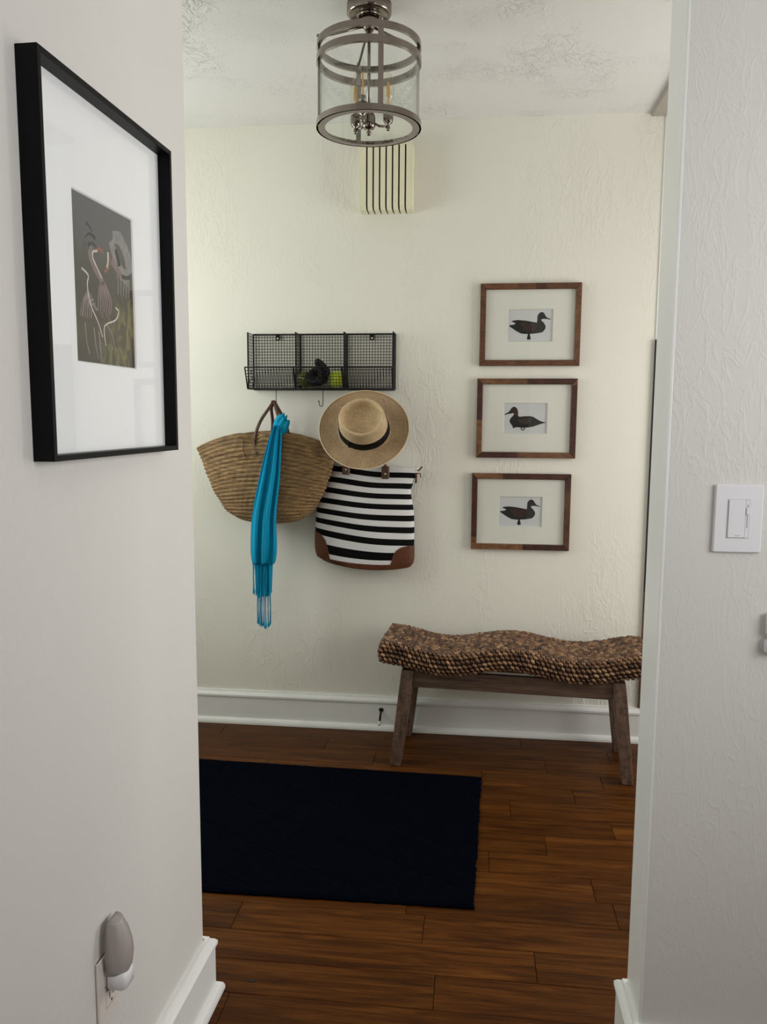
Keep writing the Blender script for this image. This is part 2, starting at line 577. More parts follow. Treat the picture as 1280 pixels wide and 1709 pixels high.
M['bench_wood'] = wood('bench_wood', (0.058, 0.033, 0.021), (0.125, 0.074, 0.049), (0.20, 0.13, 0.092), 3.0, (2, 14, 14), 0.5, 0.1)
M['bench_leg'] = wood('bench_leg_wood', (0.058, 0.033, 0.021), (0.125, 0.074, 0.049), (0.20, 0.13, 0.092), 3.0, (14, 14, 2), 0.5, 0.1)
M['seat_core'] = simple('seat_core', (0.018, 0.009, 0.005), 0.9)
M['w_light'] = wood('frame_wood_light', (0.10, 0.042, 0.016), (0.18, 0.080, 0.032), (0.26, 0.125, 0.055), 3, (9, 9, 9), 0.4, 0.15)
M['w_mid'] = wood('frame_wood_mid', (0.060, 0.022, 0.009), (0.115, 0.044, 0.017), (0.165, 0.070, 0.028), 3, (9, 9, 9), 0.4, 0.15)
M['w_dark'] = wood('frame_wood_dark', (0.030, 0.008, 0.005), (0.060, 0.016, 0.009), (0.095, 0.028, 0.014), 3, (9, 9, 9), 0.4, 0.15)
M['duck_dark'] = simple('duck_ink_dark', (0.006, 0.006, 0.006), 0.7, var=0.5, scale=90)
M['duck_red'] = simple('duck_ink_red', (0.040, 0.014, 0.011), 0.7, var=0.5, scale=120)
M['duck_brown'] = simple('duck_ink_brown', (0.045, 0.026, 0.014), 0.7, var=0.5, scale=120)
M['duck_wine'] = simple('duck_ink_wine', (0.040, 0.010, 0.014), 0.7, var=0.4, scale=120)
M['tennis'] = simple('tennis_felt', (0.56, 0.66, 0.02), 0.9, var=0.15, scale=60, bump=0.4, bscale=400, sheen=0.4)
M['seam'] = simple('tennis_seam', (0.75, 0.75, 0.62), 0.7)
M['webbing'] = simple('black_webbing', (0.004, 0.004, 0.005), 0.6, spec=0.25, bump=0.3, bscale=400)
M['smoke'] = None


def rope_mat():
    m, nt, P, N, L = new_mat('water_hyacinth_rope')
    at = N.new('ShaderNodeAttribute'); at.attribute_name = 'tone'
    r = ramp(N, L, at.outputs['Fac'], [(0.0, (0.050, 0.020, 0.010)), (0.5, (0.19, 0.088, 0.040)), (1.0, (0.46, 0.265, 0.135))])
    t = noise(N, L, 3.0, 4, 0.3, coords(N, L, (40, 90, 90)))
    r2 = ramp(N, L, t.outputs['Fac'], [(0.35, 0.6), (0.6, 1.0)])
    mx = N.new('ShaderNodeMix'); mx.data_type = 'RGBA'; mx.blend_type = 'MULTIPLY'
    mx.inputs['Factor'].default_value = 1.0
    L.new(r.outputs['Color'], mx.inputs['A']); L.new(r2.outputs['Color'], mx.inputs['B'])
    L.new(mx.outputs['Result'], P.inputs['Base Color'])
    P.inputs['Roughness'].default_value = 0.42
    return m


M['rope'] = rope_mat()


def rug_mat():
    m, nt, P, N, L = new_mat('navy_pile')
    v = coords(N, L)
    t = noise(N, L, 260, 3, 0, v)
    r = ramp(N, L, t.outputs['Fac'], [(0.3, (0.0006, 0.0011, 0.0028)), (0.7, (0.0018, 0.0029, 0.0068))])
    L.new(r.outputs['Color'], P.inputs['Base Color'])
    P.inputs['Roughness'].default_value = 0.95
    P.inputs['Specular IOR Level'].default_value = 0.02
    b = N.new('ShaderNodeBump'); b.inputs['Strength'].default_value = 0.6; b.inputs['Distance'].default_value = 0.004
    L.new(t.outputs['Fac'], b.inputs['Height']); L.new(b.outputs['Normal'], P.inputs['Normal'])
    return m


M['rug'] = rug_mat()


def stripe_mat():
    m, nt, P, N, L = new_mat('striped_canvas')
    uv = N.new('ShaderNodeUVMap')
    sp = N.new('ShaderNodeSeparateXYZ')
    L.new(uv.outputs[0], sp.inputs[0])
    fr = N.new('ShaderNodeMath'); fr.operation = 'FRACT'
    L.new(sp.outputs['Y'], fr.inputs[0])
    r = N.new('ShaderNodeValToRGB')
    r.color_ramp.interpolation = 'CONSTANT'
    e = r.color_ramp.elements
    e[0].position = 0.0; e[0].color = (0.74, 0.74, 0.75, 1)
    e[1].position = 0.50; e[1].color = (0.0025, 0.0025, 0.003, 1)
    L.new(fr.outputs[0], r.inputs['Fac'])
    L.new(r.outputs['Color'], P.inputs['Base Color'])
    P.inputs['Roughness'].default_value = 0.8
    P.inputs['Specular IOR Level'].default_value = 0.15
    b = N.new('ShaderNodeBump'); b.inputs['Strength'].default_value = 0.25; b.inputs['Distance'].default_value = 0.002
    t = noise(N, L, 320, 2, 0, coords(N, L))
    L.new(t.outputs['Fac'], b.inputs['Height']); L.new(b.outputs['Normal'], P.inputs['Normal'])
    return m


M['stripe'] = stripe_mat()


def marsh_mat():
    """photographic print: grey water above, brown reeds and yellow-green growth below"""
    m, nt, P, N, L = new_mat('marsh_print')
    tc = N.new('ShaderNodeTexCoord')
    sp = N.new('ShaderNodeSeparateXYZ'); L.new(tc.outputs['Generated'], sp.inputs[0])
    t = noise(N, L, 10, 6, 1.2, coords(N, L, (30, 9, 4)))
    ad = N.new('ShaderNodeMath'); ad.operation = 'MULTIPLY_ADD'
    ad.inputs[1].default_value = 0.45
    L.new(t.outputs['Fac'], ad.inputs[0]); L.new(sp.outputs['Z'], ad.inputs[2])
    r = ramp(N, L, ad.outputs[0], [(0.18, (0.012, 0.010, 0.008)), (0.45, (0.060, 0.040, 0.018)), (0.62, (0.024, 0.021, 0.014)), (0.85, (0.055, 0.052, 0.042)), (1.0, (0.085, 0.090, 0.098))])
    # yellow-green growth at the lower right
    t2 = noise(N, L, 55, 5, 0.8, coords(N, L, (1, 1, 0.6)))
    g1 = N.new('ShaderNodeMath'); g1.operation = 'SUBTRACT'; L.new(sp.outputs['Y'], g1.inputs[0]); L.new(sp.outputs['Z'], g1.inputs[1])
    gr = ramp(N, L, g1.outputs[0], [(0.15, 0.0), (0.55, 1.0)])
    mul = N.new('ShaderNodeMath'); mul.operation = 'MULTIPLY'
    rr = ramp(N, L, t2.outputs['Fac'], [(0.46, 0.0), (0.58, 1.0)])
    L.new(gr.outputs['Color'], mul.inputs[0]); L.new(rr.outputs['Color'], mul.inputs[1])
    mx = N.new('ShaderNodeMix'); mx.data_type = 'RGBA'
    L.new(mul.outputs[0], mx.inputs['Factor']); L.new(r.outputs['Color'], mx.inputs['A'])
    mx.inputs['B'].default_value = (0.17, 0.15, 0.035, 1)
    L.new(mx.outputs['Result'], P.inputs['Base Color'])
    P.inputs['Roughness'].default_value = 0.6
    return m


M['marsh'] = marsh_mat()
M['h_grey'] = simple('heron_grey', (0.24, 0.225, 0.225), 0.7, var=0.4, scale=90, vscale=(1, 4, 1))
M['h_dark'] = simple('heron_dark', (0.055, 0.05, 0.052), 0.7, var=0.4, scale=90)
M['h_mauve'] = simple('heron_mauve', (0.21, 0.145, 0.145), 0.7, var=0.35, scale=120, vscale=(1, 5, 1))
M['h_rust'] = simple('heron_rust', (0.27, 0.105, 0.055), 0.7, var=0.3, scale=90)
M['h_white'] = simple('heron_white', (0.66, 0.60, 0.55), 0.7, var=0.2, scale=90)
M['h_black'] = simple('heron_black', (0.010, 0.010, 0.012), 0.7)

# ------------------------------------------------------------------ ceiling light
LX, LY = -0.305, -0.87
t = thing('ceiling_light', 'brushed nickel drum ceiling light with clear glass and three candle bulbs', 'ceiling light', T(LX, LY, H))
nk = M['nickel']
MB().lathe([(0.0, 0), (0.062, 0), (0.062, -0.026), (0.058, -0.031), (0.050, -0.032), (0.047, -0.027), (0.026, -0.027), (0.024, -0.034), (0.030, -0.040), (0.022, -0.058), (0.014, -0.066), (0.010, -0.072), (0.0, -0.072)], 40).build('canopy', nk, t, True, bevel=0)


def ring(r0, r1, z0, z1, n=64):
    b = MB()
    pr = [(r0, z0), (r1, z0), (r1, z1), (r0, z1)]
    rings = [[(r * cos(2 * pi * k / n), r * sin(2 * pi * k / n), z) for r, z in pr] for k in range(n + 1)]
    return b.loft(rings, caps=False)


recalc(ring(0.136, 0.1455, -0.121, -0.105).build('upper_ring', nk, t))
recalc(ring(0.136, 0.1465, -0.160, -0.142).build('glass_ring', nk, t))
recalc(ring(0.1235, 0.1475, -0.330, -0.326).build('base_ring', nk, t))
recalc(ring(0.1425, 0.1478, -0.330, -0.314).build('base_band', nk, t))
recalc(ring(0.1378, 0.1405, -0.329, -0.142).build('glass_drum', M['glass'], t, False))
for a in (-70, 20, 110, 200):
    A = math.radians(a)
    mx = RZ(A)
    MB().box(0.1405, 0.1445, -0.007, 0.007, -0.331, -0.103).build('strap', nk, t, matrix=mx)
    b = MB().tube([(0.016, 0, -0.060), (0.07, 0, -0.078), (0.136, 0, -0.100), (0.142, 0, -0.106)], 0.0038, 8)
    b.build('support_rod', nk, t, True, matrix=mx)
    MB().lathe([(0.0, -0.006), (0.005, -0.005), (0.006, 0), (0.005, 0.005), (0.0, 0.006)], 10, (0.142, 0, -0.100)).build('screw', nk, t, True, matrix=mx)
MB().tube([(0, 0, -0.066), (0, 0, -0.29)], 0.0045, 10).build('stem', nk, t, True)
MB().lathe([(0.0, -0.285), (0.012, -0.285), (0.017, -0.292), (0.0185, -0.300), (0.0185, -0.322), (0.015, -0.328), (0.006, -0.331), (0.005, -0.335), (0.0075, -0.340), (0.005, -0.346), (0.0, -0.347)], 24).build('hub', nk, t, True)
for a in (-100, 20, 140):
    A = math.radians(a)
    mx = RZ(A)
    arm = MB().tube([(0.015, 0, -0.312), (0.03, 0, -0.318), (0.056, 0, -0.318)], 0.0035, 8).build('arm', nk, t, True, matrix=mx)
    MB().lathe([(0.0, -0.330), (0.005, -0.328), (0.0065, -0.323), (0.005, -0.317), (0.004, -0.312), (0.012, -0.308), (0.0145, -0.300), (0.0145, -0.280), (0.0125, -0.278)], 20, (0.056, 0, 0)).build('socket', nk, arm, True)
    MB().lathe([(0.0085, -0.28), (0.0085, -0.262), (0.007, -0.260)], 16, (0.056, 0, 0)).build('bulb_base', M['candle'], arm, True)
    bulb = MB().lathe([(0.007, -0.260), (0.008, -0.252), (0.0145, -0.240), (0.0180, -0.222), (0.0165, -0.204), (0.0115, -0.187), (0.0055, -0.172), (0.002, -0.163), (0.0, -0.162)], 20, (0.056, 0, 0), caps=False).build('bulb', M['bulb'], t, True, matrix=mx)
    f = MB()
    for q in (-0.0035, 0, 0.0035):
        f.tube([(0.056 + q, q * 0.6, -0.238), (0.056 + q * 1.2, q * 0.6, -0.222), (0.056 + q * 0.6, q * 0.4, -0.200)], 0.0017, 5)
    f.tube([(0.056, 0, -0.262), (0.056, 0, -0.24)], 0.0018, 5)
    f.build('filament', M['filament'], bulb)

# ------------------------------------------------------------------ door chime cover under the ceiling
t = thing('door_chime', 'ivory slatted box high on the back wall behind the light', 'chime cover', T(-0.343, 0, 2.095))
W2, D, HH = 0.0985, 0.075, 0.235
MB().box(-W2 + 0.006, W2 - 0.006, -D + 0.012, 0, 0.010, HH - 0.006).build('inner_box', M['slot'], t)
n = 8
pw = 2 * W2 / n
for i in range(n):
    x0 = -W2 + i * pw + (0.0 if i == 0 else 0.0030)
    x1 = -W2 + (i + 1) * pw - (0.0 if i == n - 1 else 0.0030)
    prof = [(-D, HH), (-D, 0.014), (-D + 0.012, 0.0), (0, 0.0), (0, 0.006), (-D + 0.014, 0.006), (-D + 0.006, 0.016), (-D + 0.006, HH)]
    b = MB()
    b.loft([[(x0, y, z) for y, z in prof], [(x1, y, z) for y, z in prof]])
    recalc(b.build('slat', M['ivory'], t))
for s in (-1, 1):
    b = MB()
    prof = [(-D, HH), (-D, 0.014), (-D + 0.012, 0.0), (-0.0006, 0.0), (-0.0006, HH)]
    b.loft([[(s * (W2 + 0.0035), y - 0.0005, z - 0.0005) for y, z in prof], [(s * W2, y - 0.0005, z - 0.0005) for y, z in prof]])
    recalc(b.build('side_panel', M['ivory'], t))
MB().box(-W2 - 0.0035, W2 + 0.0035, -D - 0.0005, 0, HH + 0.0003, HH + 0.006).build('top_panel', M['ivory'], t)

# ------------------------------------------------------------------ three duck prints
D1 = [(240, 398), (300, 378), (400, 372), (560, 388), (700, 415), (790, 430), (795, 350), (795, 290), (820, 245), (860, 212), (900, 208), (940, 235), (965, 285), (1000, 325), (1085, 362), (1060, 370), (1000, 355), (930, 350), (885, 358), (880, 385), (930, 430), (970, 490), (975, 540), (950, 590), (910, 630), (840, 645), (740, 660), (560, 668), (450, 655), (360, 610), (270, 550), (190, 495), (215, 478), (300, 470), (330, 445), (310, 430), (250, 408)]
D1 = [((x - 180) / 940, (820 - y) / 665) for x, y in D1]
D1F = [((x - 180) / 940, (820 - y) / 665) for x, y in [(604, 660), (640, 660), (665, 768), (652, 785), (595, 785), (580, 768)]]
D1W = [((x - 180) / 940, (820 - y) / 665) for x, y in [(420, 420), (540, 415), (680, 440), (780, 470), (800, 510), (760, 570), (680, 610), (560, 615), (500, 560), (440, 480)]]
D2 = [(155, 440), (200, 415), (260, 380), (300, 320), (340, 280), (380, 272), (430, 300), (460, 360), (465, 420), (465, 470), (500, 492), (600, 480), (720, 475), (800, 488), (880, 530), (960, 575), (1040, 600), (1105, 612), (1040, 628), (920, 665), (820, 700), (700, 722), (560, 730), (440, 715), (430, 728), (390, 722), (385, 740), (350, 740), (352, 705), (320, 665), (280, 610), (275, 570), (300, 520), (350, 470), (375, 430), (350, 412), (290, 425), (220, 435), (170, 455)]
n2 = lambda q: [((x - 150) / 965, (850 - y) / 650) for x, y in q]
D2W = n2([(470, 545), (560, 520), (700, 515), (780, 530), (760, 590), (680, 640), (560, 650), (480, 620)])
D2H = n2([(270, 385), (310, 325), (345, 290), (380, 282), (425, 308), (450, 362), (455, 420), (450, 470), (400, 480), (380, 430), (350, 405), (300, 410)])
D2 = n2(D2)


def duck_frame(x0, x1, z0, z1, ox0, ox1, oz0, oz1, kind, woods, label):
    t = thing('framed_print', label, 'picture frame', T((x0 + x1) / 2, 0, (z0 + z1) / 2), 'duck prints hung in a column')
    w, h = (x1 - x0) / 2, (z1 - z0) / 2
    fw, D = 0.0225, 0.020
    cx, cz = (x0 + x1) / 2, (z0 + z1) / 2
    # rails, mitred, made of pieced lengths of wood
    def rail(side, s0, s1, mat):
        b = MB()
        def edge(s):
            if side in 'tb':
                sg = 1 if side == 't' else -1
                X = -w + 2 * w * s
                xi = max(-w + fw, min(w - fw, X))
                return [(X, -D, sg * h), (X, 0, sg * h), (xi, 0, sg * (h - fw)), (xi, -D + 0.002, sg * (h - fw)), (xi * 0.985 if False else xi, -D, sg * (h - fw + 0.002))]
            sg = 1 if side == 'r' else -1
            Z = -h + 2 * h * s
            zi = max(-h + fw, min(h - fw, Z))
            return [(sg * w, -D, Z), (sg * w, 0, Z), (sg * (w - fw), 0, zi), (sg * (w - fw), -D + 0.002, zi), (sg * (w - fw + 0.002), -D, zi)]
        b.loft([edge(s0), edge(s1)])
        recalc(b.build('frame_rail', M[mat], t))
    for side in 'tblr':
        segs = woods[side]
        for (a, bb, m) in segs:
            rail(side, a, bb, m)
    # mat board with bevelled window
    a0, a1, b0, b1 = ox0 - cx, ox1 - cx, oz0 - cz, oz1 - cz
    b = MB()
    o = [(-w + fw - 0.002, -h + fw - 0.002), (w - fw + 0.002, -h + fw - 0.002), (w - fw + 0.002, h - fw + 0.002), (-w + fw - 0.002, h - fw + 0.002)]
    i1 = [(a0 - 0.0015, b0 - 0.0015), (a1 + 0.0015, b0 - 0.0015), (a1 + 0.0015, b1 + 0.0015), (a0 - 0.0015, b1 + 0.0015)]
    i2 = [(a0, b0), (a1, b0), (a1, b1), (a0, b1)]
    rr = [[(x, -0.002, z) for x, z in o], [(x, -0.0075, z) for x, z in o], [(x, -0.0075, z) for x, z in i1], [(x, -0.003, z) for x, z in i2]]
    recalc(b.loft(rr, caps=False).build('mat_board', M['mat_cream'], t))
    pr = MB().box(a0 - 0.004, a1 + 0.004, -0.0028, -0.001, b0 - 0.004, b1 + 0.004).build('print', M['paper'], t)
    P = lambda q: [(a0 + u * (a1 - a0), b0 + v * (b1 - b0)) for u, v in q]
    if kind == 1:
        recalc(MB().prism(P(D1), -0.0032, -0.0027).prism(P(D1F), -0.0032, -0.0027).build('duck', M['duck_dark'], pr))
        recalc(MB().prism(P(D1W), -0.0035, -0.0031).build('duck_wing', M['duck_red'], pr))
    else:
        b = MB().prism(P(D2), -0.0032, -0.0027)
        c = P([(0.446, 0.165)])[0]
        rg = []
        for k in range(13):
            A = 2 * pi * k / 12
            rg.append([(c[0] + r * cos(A), y, c[1] + r * sin(A)) for r, y in ((0.0045, -0.0032), (0.0085, -0.0032), (0.0085, -0.0027), (0.0045, -0.0027))])
        b.loft(rg, caps=False)
        recalc(b.build('duck', M['duck_dark'], pr))
        recalc(MB().prism(P(D2W), -0.0035, -0.0031).build('duck_wing', M['duck_brown'], pr))
        recalc(MB().prism(P(D2H), -0.0035, -0.0031).build('duck_head', M['duck_wine'], pr))
    MB().box(-w + fw - 0.001, w - fw + 0.001, -0.0105, -0.009, -h + fw - 0.001, h - fw + 0.001).build('glass_pane', M['pane'], t)


duck_frame(0.0235, 0.409, 1.508, 1.8225, 0.134, 0.3035, 1.6035, 1.7245, 1,
           {'t': [(0, 0.55, 'w_mid'), (0.55, 0.64, 'w_dark'), (0.64, 1, 'w_mid')], 'b': [(0, 1, 'w_mid')], 'l': [(0, 1, 'w_mid')], 'r': [(0, 1, 'w_light')]},
           'topmost wood-framed print of a dark duck facing right')
duck_frame(0.018, 0.405, 1.1485, 1.459, 0.126, 0.2925, 1.2455, 1.363, 2,
           {'t': [(0, 0.5, 'w_light'), (0.5, 1, 'w_dark')], 'b': [(0, 0.42, 'w_dark'), (0.42, 1, 'w_light')], 'l': [(0, 0.48, 'w_light'), (0.48, 1, 'w_dark')], 'r': [(0, 0.92, 'w_dark'), (0.92, 1, 'w_light')]},
           'middle wood-framed print of a wine-headed duck facing left')
duck_frame(0.0045, 0.393, 0.780, 1.086, 0.116, 0.2835, 0.873, 0.992, 1,
           {'t': [(0, 0.31, 'w_light'), (0.31, 1, 'w_dark')], 'b': [(0, 0.53, 'w_light'), (0.53, 1, 'w_dark')], 'l': [(0, 0.16, 'w_light'), (0.16, 1, 'w_dark')], 'r': [(0, 0.82, 'w_mid'), (0.82, 1, 'w_dark')]},
           'lowest wood-framed print of a dark duck facing right above the bench')

# ------------------------------------------------------------------ big black frame on the left wall
t = thing('picture_frame', 'large black framed heron photograph with wide white mat on the left wall', 'picture frame', ML)
y0, y1, z0, z1, td, lip = -0.573, -0.152, 1.241, 1.778, 0.0314, 0.0085
for a0, a1, c0, c1 in ((y0, y0 + lip, z0, z1), (y1 - lip, y1, z0, z1), (y0 + lip, y1 - lip, z1 - lip, z1), (y0 + lip, y1 - lip, z0, z0 + lip)):
    MB().box(0.0, td, a0, a1, c0, c1).build('frame_rail', M['black_frame'], t, bevel=0.0008)
a0, a1, b0, b1 = -0.4595, -0.2705, 1.385, 1.6305
b = MB()
o = [(y0 + lip, z0 + lip), (y1 - lip, z0 + lip), (y1 - lip, z1 - lip), (y0 + lip, z1 - lip)]
i1 = [(a0 - 0.002, b0 - 0.002), (a1 + 0.002, b0 - 0.002), (a1 + 0.002, b1 + 0.002), (a0 - 0.002, b1 + 0.002)]
i2 = [(a0, b0), (a1, b0), (a1, b1), (a0, b1)]
rr = [[(0.001, y, z) for y, z in o], [(0.0085, y, z) for y, z in o], [(0.0085, y, z) for y, z in i1], [(0.0062, y, z) for y, z in i2]]
recalc(b.loft(rr, caps=False).build('mat_board', M['mat_white'], t))
pr = MB().box(0.004, 0.006, a0 - 0.005, a1 + 0.005, b0 - 0.005, b1 + 0.005).build('print', M['marsh'], t)
PU = lambda u, v: (a0 + u * (a1 - a0), b0 + v * (b1 - b0))


def art_poly(pts, mat, lay, name):
    q = [PU(u, v) for u, v in pts]
    n_ = len(q)
    x0_, x1_ = 0.0055, 0.0060 + 0.00012 * lay
    bb = MB().add([(x0_, y, z) for y, z in q] + [(x1_, y, z) for y, z in q], [tuple(reversed(range(n_))), tuple(range(n_, 2 * n_))] + [(i, (i + 1) % n_, n_ + (i + 1) % n_, n_ + i) for i in range(n_)])
    return recalc(bb.build(name, M[mat], pr))


def art_stroke(pts, w0_, w1_, mat, lay, name, n_=14):
    pp = spline(pts, n_)
    l_, r_ = [], []
    for i, p in enumerate(pp):
        q0, q1 = pp[max(i - 1, 0)], pp[min(i + 1, n_)]
        dx, dy = (q1[0] - q0[0]), (q1[1] - q0[1]) * 1.3
        m_ = sqrt(dx * dx + dy * dy) + 1e-6
        ww = w0_ + (w1_ - w0_) * i / n_
        l_.append((p[0] - dy / m_ * ww, p[1] + dx / m_ * ww / 1.3))
        r_.append((p[0] + dy / m_ * ww, p[1] - dx / m_ * ww / 1.3))
    return art_poly(l_ + r_[::-1], mat, lay, name)


art_stroke([(0.66, 0.83), (0.78, 0.84), (0.90, 0.76), (0.97, 0.64)], 0.05, 0.07, 'h_grey', 1, 'heron_wing')
art_stroke([(0.62, 0.80), (0.70, 0.70), (0.80, 0.62), (0.92, 0.60)], 0.04, 0.07, 'h_grey', 1, 'heron_body')
art_stroke([(0.80, 0.89), (0.72, 0.84), (0.64, 0.79)], 0.006, 0.02, 'h_grey', 2, 'heron_crest')
art_stroke([(0.70, 0.76), (0.74, 0.70), (0.76, 0.66)], 0.02, 0.03, 'h_black', 3, 'heron_shade')
art_stroke([(0.80, 0.60), (0.88, 0.60), (0.97, 0.615)], 0.02, 0.015, 'h_black', 3, 'heron_shade')
art_stroke([(0.62, 0.68), (0.72, 0.63), (0.80, 0.60)], 0.04, 0.02, 'h_mauve', 2, 'heron_body')
art_stroke([(0.56, 0.72), (0.555, 0.66), (0.53, 0.62)], 0.012, 0.010, 'h_white', 4, 'heron_neck')
art_stroke([(0.58, 0.70), (0.56, 0.63), (0.49, 0.585)], 0.018, 0.012, 'h_rust', 3, 'heron_neck')
art_stroke([(0.48, 0.71), (0.40, 0.715), (0.36, 0.70)], 0.020, 0.014, 'h_rust', 3, 'heron_head')
art_stroke([(0.30, 0.705), (0.26, 0.68), (0.27, 0.64), (0.34, 0.585), (0.42, 0.54), (0.46, 0.50)], 0.022, 0.040, 'h_mauve', 2, 'heron_neck')
art_stroke([(0.38, 0.70), (0.31, 0.685), (0.30, 0.65), (0.36, 0.60), (0.44, 0.54)], 0.010, 0.006, 'h_white', 4, 'heron_throat')
art_stroke([(0.24, 0.715), (0.30, 0.735), (0.37, 0.72)], 0.012, 0.006, 'h_black', 5, 'heron_eyestripe')
art_stroke([(0.22, 0.845), (0.28, 0.825), (0.30, 0.80)], 0.012, 0.004, 'h_black', 2, 'branch')
art_stroke([(0.20, 0.755), (0.26, 0.785), (0.36, 0.775)], 0.004, 0.016, 'h_black', 2, 'branch')
for k in range(7):
    u_ = 0.36 + 0.035 * k
    art_stroke([(0.42 + 0.01 * k, 0.52), (u_ + 0.02, 0.42), (u_, 0.33 - 0.02 * (k % 3))], 0.016, 0.006, 'h_mauve', 1 + k % 2, 'heron_plume')
for k in range(6):
    art_stroke([(0.20 + 0.03 * k, 0.43 - 0.004 * k * k), (0.12 + 0.03 * k, 0.36), (0.07 + 0.035 * k, 0.27)], 0.012, 0.006, 'h_grey' if k % 2 else 'h_mauve', 1, 'heron_plume')
for k in range(5):
    art_stroke([(0.72 + 0.05 * k, 0.60), (0.73 + 0.05 * k, 0.54), (0.72 + 0.05 * k, 0.47)], 0.010, 0.004, 'h_grey', 1, 'heron_plume')
for pts in ([(0.12, 0.56), (0.22, 0.53), (0.20, 0.47), (0.24, 0.36), (0.36, 0.25), (0.42, 0.17)], [(0.66, 0.38), (0.72, 0.36), (0.66, 0.30), (0.50, 0.26), (0.45, 0.22), (0.47, 0.12)], [(0.50, 0.26), (0.58, 0.20), (0.64, 0.10)], [(0.28, 0.22), (0.30, 0.12), (0.34, 0.03)], [(0.36, 0.20), (0.38, 0.08), (0.40, 0.01)], [(0.14, 0.24), (0.16, 0.12), (0.20, 0.05)]):
    art_stroke(pts, 0.008, 0.005, 'h_white' if pts[0][0] < 0.7 and pts[0][1] > 0.3 else 'h_grey', 3, 'twig', 20)
MB().box(0.0105, 0.012, y0 + lip - 0.001, y1 - lip + 0.001, z0 + lip - 0.001, z1 - lip + 0.001).build('glass_pane', M['pane'], t)

# ------------------------------------------------------------------ outlet with night light on the left wall
t = thing('wall_outlet', 'almond duplex wall outlet low on the left wall', 'outlet', ML @ T(0, -0.432, 0.362))
MB().cbox(0, 0.0055, -0.037, 0.037, -0.060, 0.060, 0.0018).build('cover_plate', M['almond_plastic'], t)
for s in (-1, 1):
    r_ = MB().cbox(0.004, 0.0075, -0.0165, 0.0165, s * 0.0195 - 0.0145, s * 0.0195 + 0.0145, 0.0015).build('receptacle', M['almond_plastic'], t)
    for q, hh in ((-0.006, 0.0045), (0.006, 0.0038)):
        MB().box(0.0068, 0.0078, q - 0.0011, q + 0.0011, s * 0.0195 - hh + 0.003, s * 0.0195 + hh + 0.003).build('slot', M['slot'], r_)
    MB().lathe([(0.0024, 0), (0.0024, 0.001)], 10).build('ground_hole', M['slot'], r_, matrix=T(0.0069, 0, s * 0.0195 - 0.008) @ Matrix.Rotation(pi / 2, 4, 'Y'))
MB().lathe([(0.003, 0), (0.0028, 0.001), (0.0, 0.0014)], 10).build('screw', M['almond_plastic'], t, matrix=T(0.0055, 0, 0) @ Matrix.Rotation(pi / 2, 4, 'Y'))

M['smoke'] = glass('smoky_plastic', (0.80, 0.78, 0.77), 0.25, 1.5)
t = thing('night_light', 'plug-in night light with translucent grey oval shade', 'night light', ML @ T(0.006, -0.432, 0.382))
MB().cbox(0.002, 0.036, -0.019, 0.019, -0.020, 0.012, 0.005).build('body', M['white_plastic'], t, True)
b = MB()
rg = []
for z_, hw_, dp in ((0.006, 0.019, 0.027), (0.020, 0.0225, 0.033), (0.040, 0.025, 0.036), (0.060, 0.0245, 0.034), (0.080, 0.022, 0.028), (0.095, 0.0175, 0.020), (0.099, 0.0165, 0.018)):
    rg.append([(0.006 + dp * sin(pi * k / 12) ** 0.8, -hw_ * cos(pi * k / 12), z_) for k in range(13)])
b.loft(rg)
M['shade'] = simple('translucent_shade', (0.60, 0.54, 0.52), 0.35, var=0.05)
sp_ = M['shade'].node_tree.nodes['Principled BSDF']
sp_.inputs['Transmission Weight'].default_value = 0.45
recalc(b.build('shade', M['shade'], t, True))
MB().box(0.008, 0.020, -0.008, 0.008, 0.010, 0.032).build('bulb_holder', M['white_plastic'], t, bevel=0.003)
MB().lathe([(0.0035, 0), (0.0035, 0.0015), (0, 0.002)], 12).build('light_sensor', M['black_metal'], t, matrix=T(0.028, 0.0188, 0.004) @ Matrix.Rotation(-pi / 2, 4, 'X'))

# ------------------------------------------------------------------ dimmer and device on the right wall
t = thing('dimmer_switch', 'white dimmer switch plate on the grey-lit right wall', 'light switch', T(0.4698, YJN, 1.130))
MB().cbox(-0.041, 0.041, -0.007, 0.0, -0.0605, 0.0605, 0.002).build('cover_plate', M['white_plastic'], t)
MB().box(-0.0187, 0.0187, -0.0073, -0.004, -0.0345, 0.0345).build('gap_ring', M['grey_plastic'], t)
pd = MB().cbox(-0.0178, 0.0108, -0.0095, -0.005, -0.0336, 0.0336, 0.001).build('paddle', M['white_plastic'], t)
MB().box(-0.006, 0.003, -0.0097, -0.009, -0.0302, -0.0293).build('logo_mark', M['grey_plastic'], pd)
tr_ = MB().box(0.0116, 0.0178, -0.0082, -0.005, -0.0336, 0.0336).build('slider_track', M['white_plastic'], t)
MB().box(0.0138, 0.0156, -0.0085, -0.008, -0.016, 0.026).build('groove', M['grey_plastic'], tr_)
MB().cbox(0.0120, 0.0174, -0.0105, -0.008, 0.008, 0.020, 0.0006).build('slider', M['white_plastic'], tr_)

t = thing('wall_device', 'white rounded wall device cut by the right picture edge below the dimmer', 'wall device', T(0.5715, YJN, 0.918))
b = MB().cbox(-0.045, 0.045, -0.018, 0.0, -0.030, 0.000, 0.005)
b.build('base', M['white_plastic'], t, True)
MB().cbox(-0.044, 0.044, -0.017, 0.0, 0.0015, 0.046, 0.005).build('lid', M['white_plastic'], t, True)

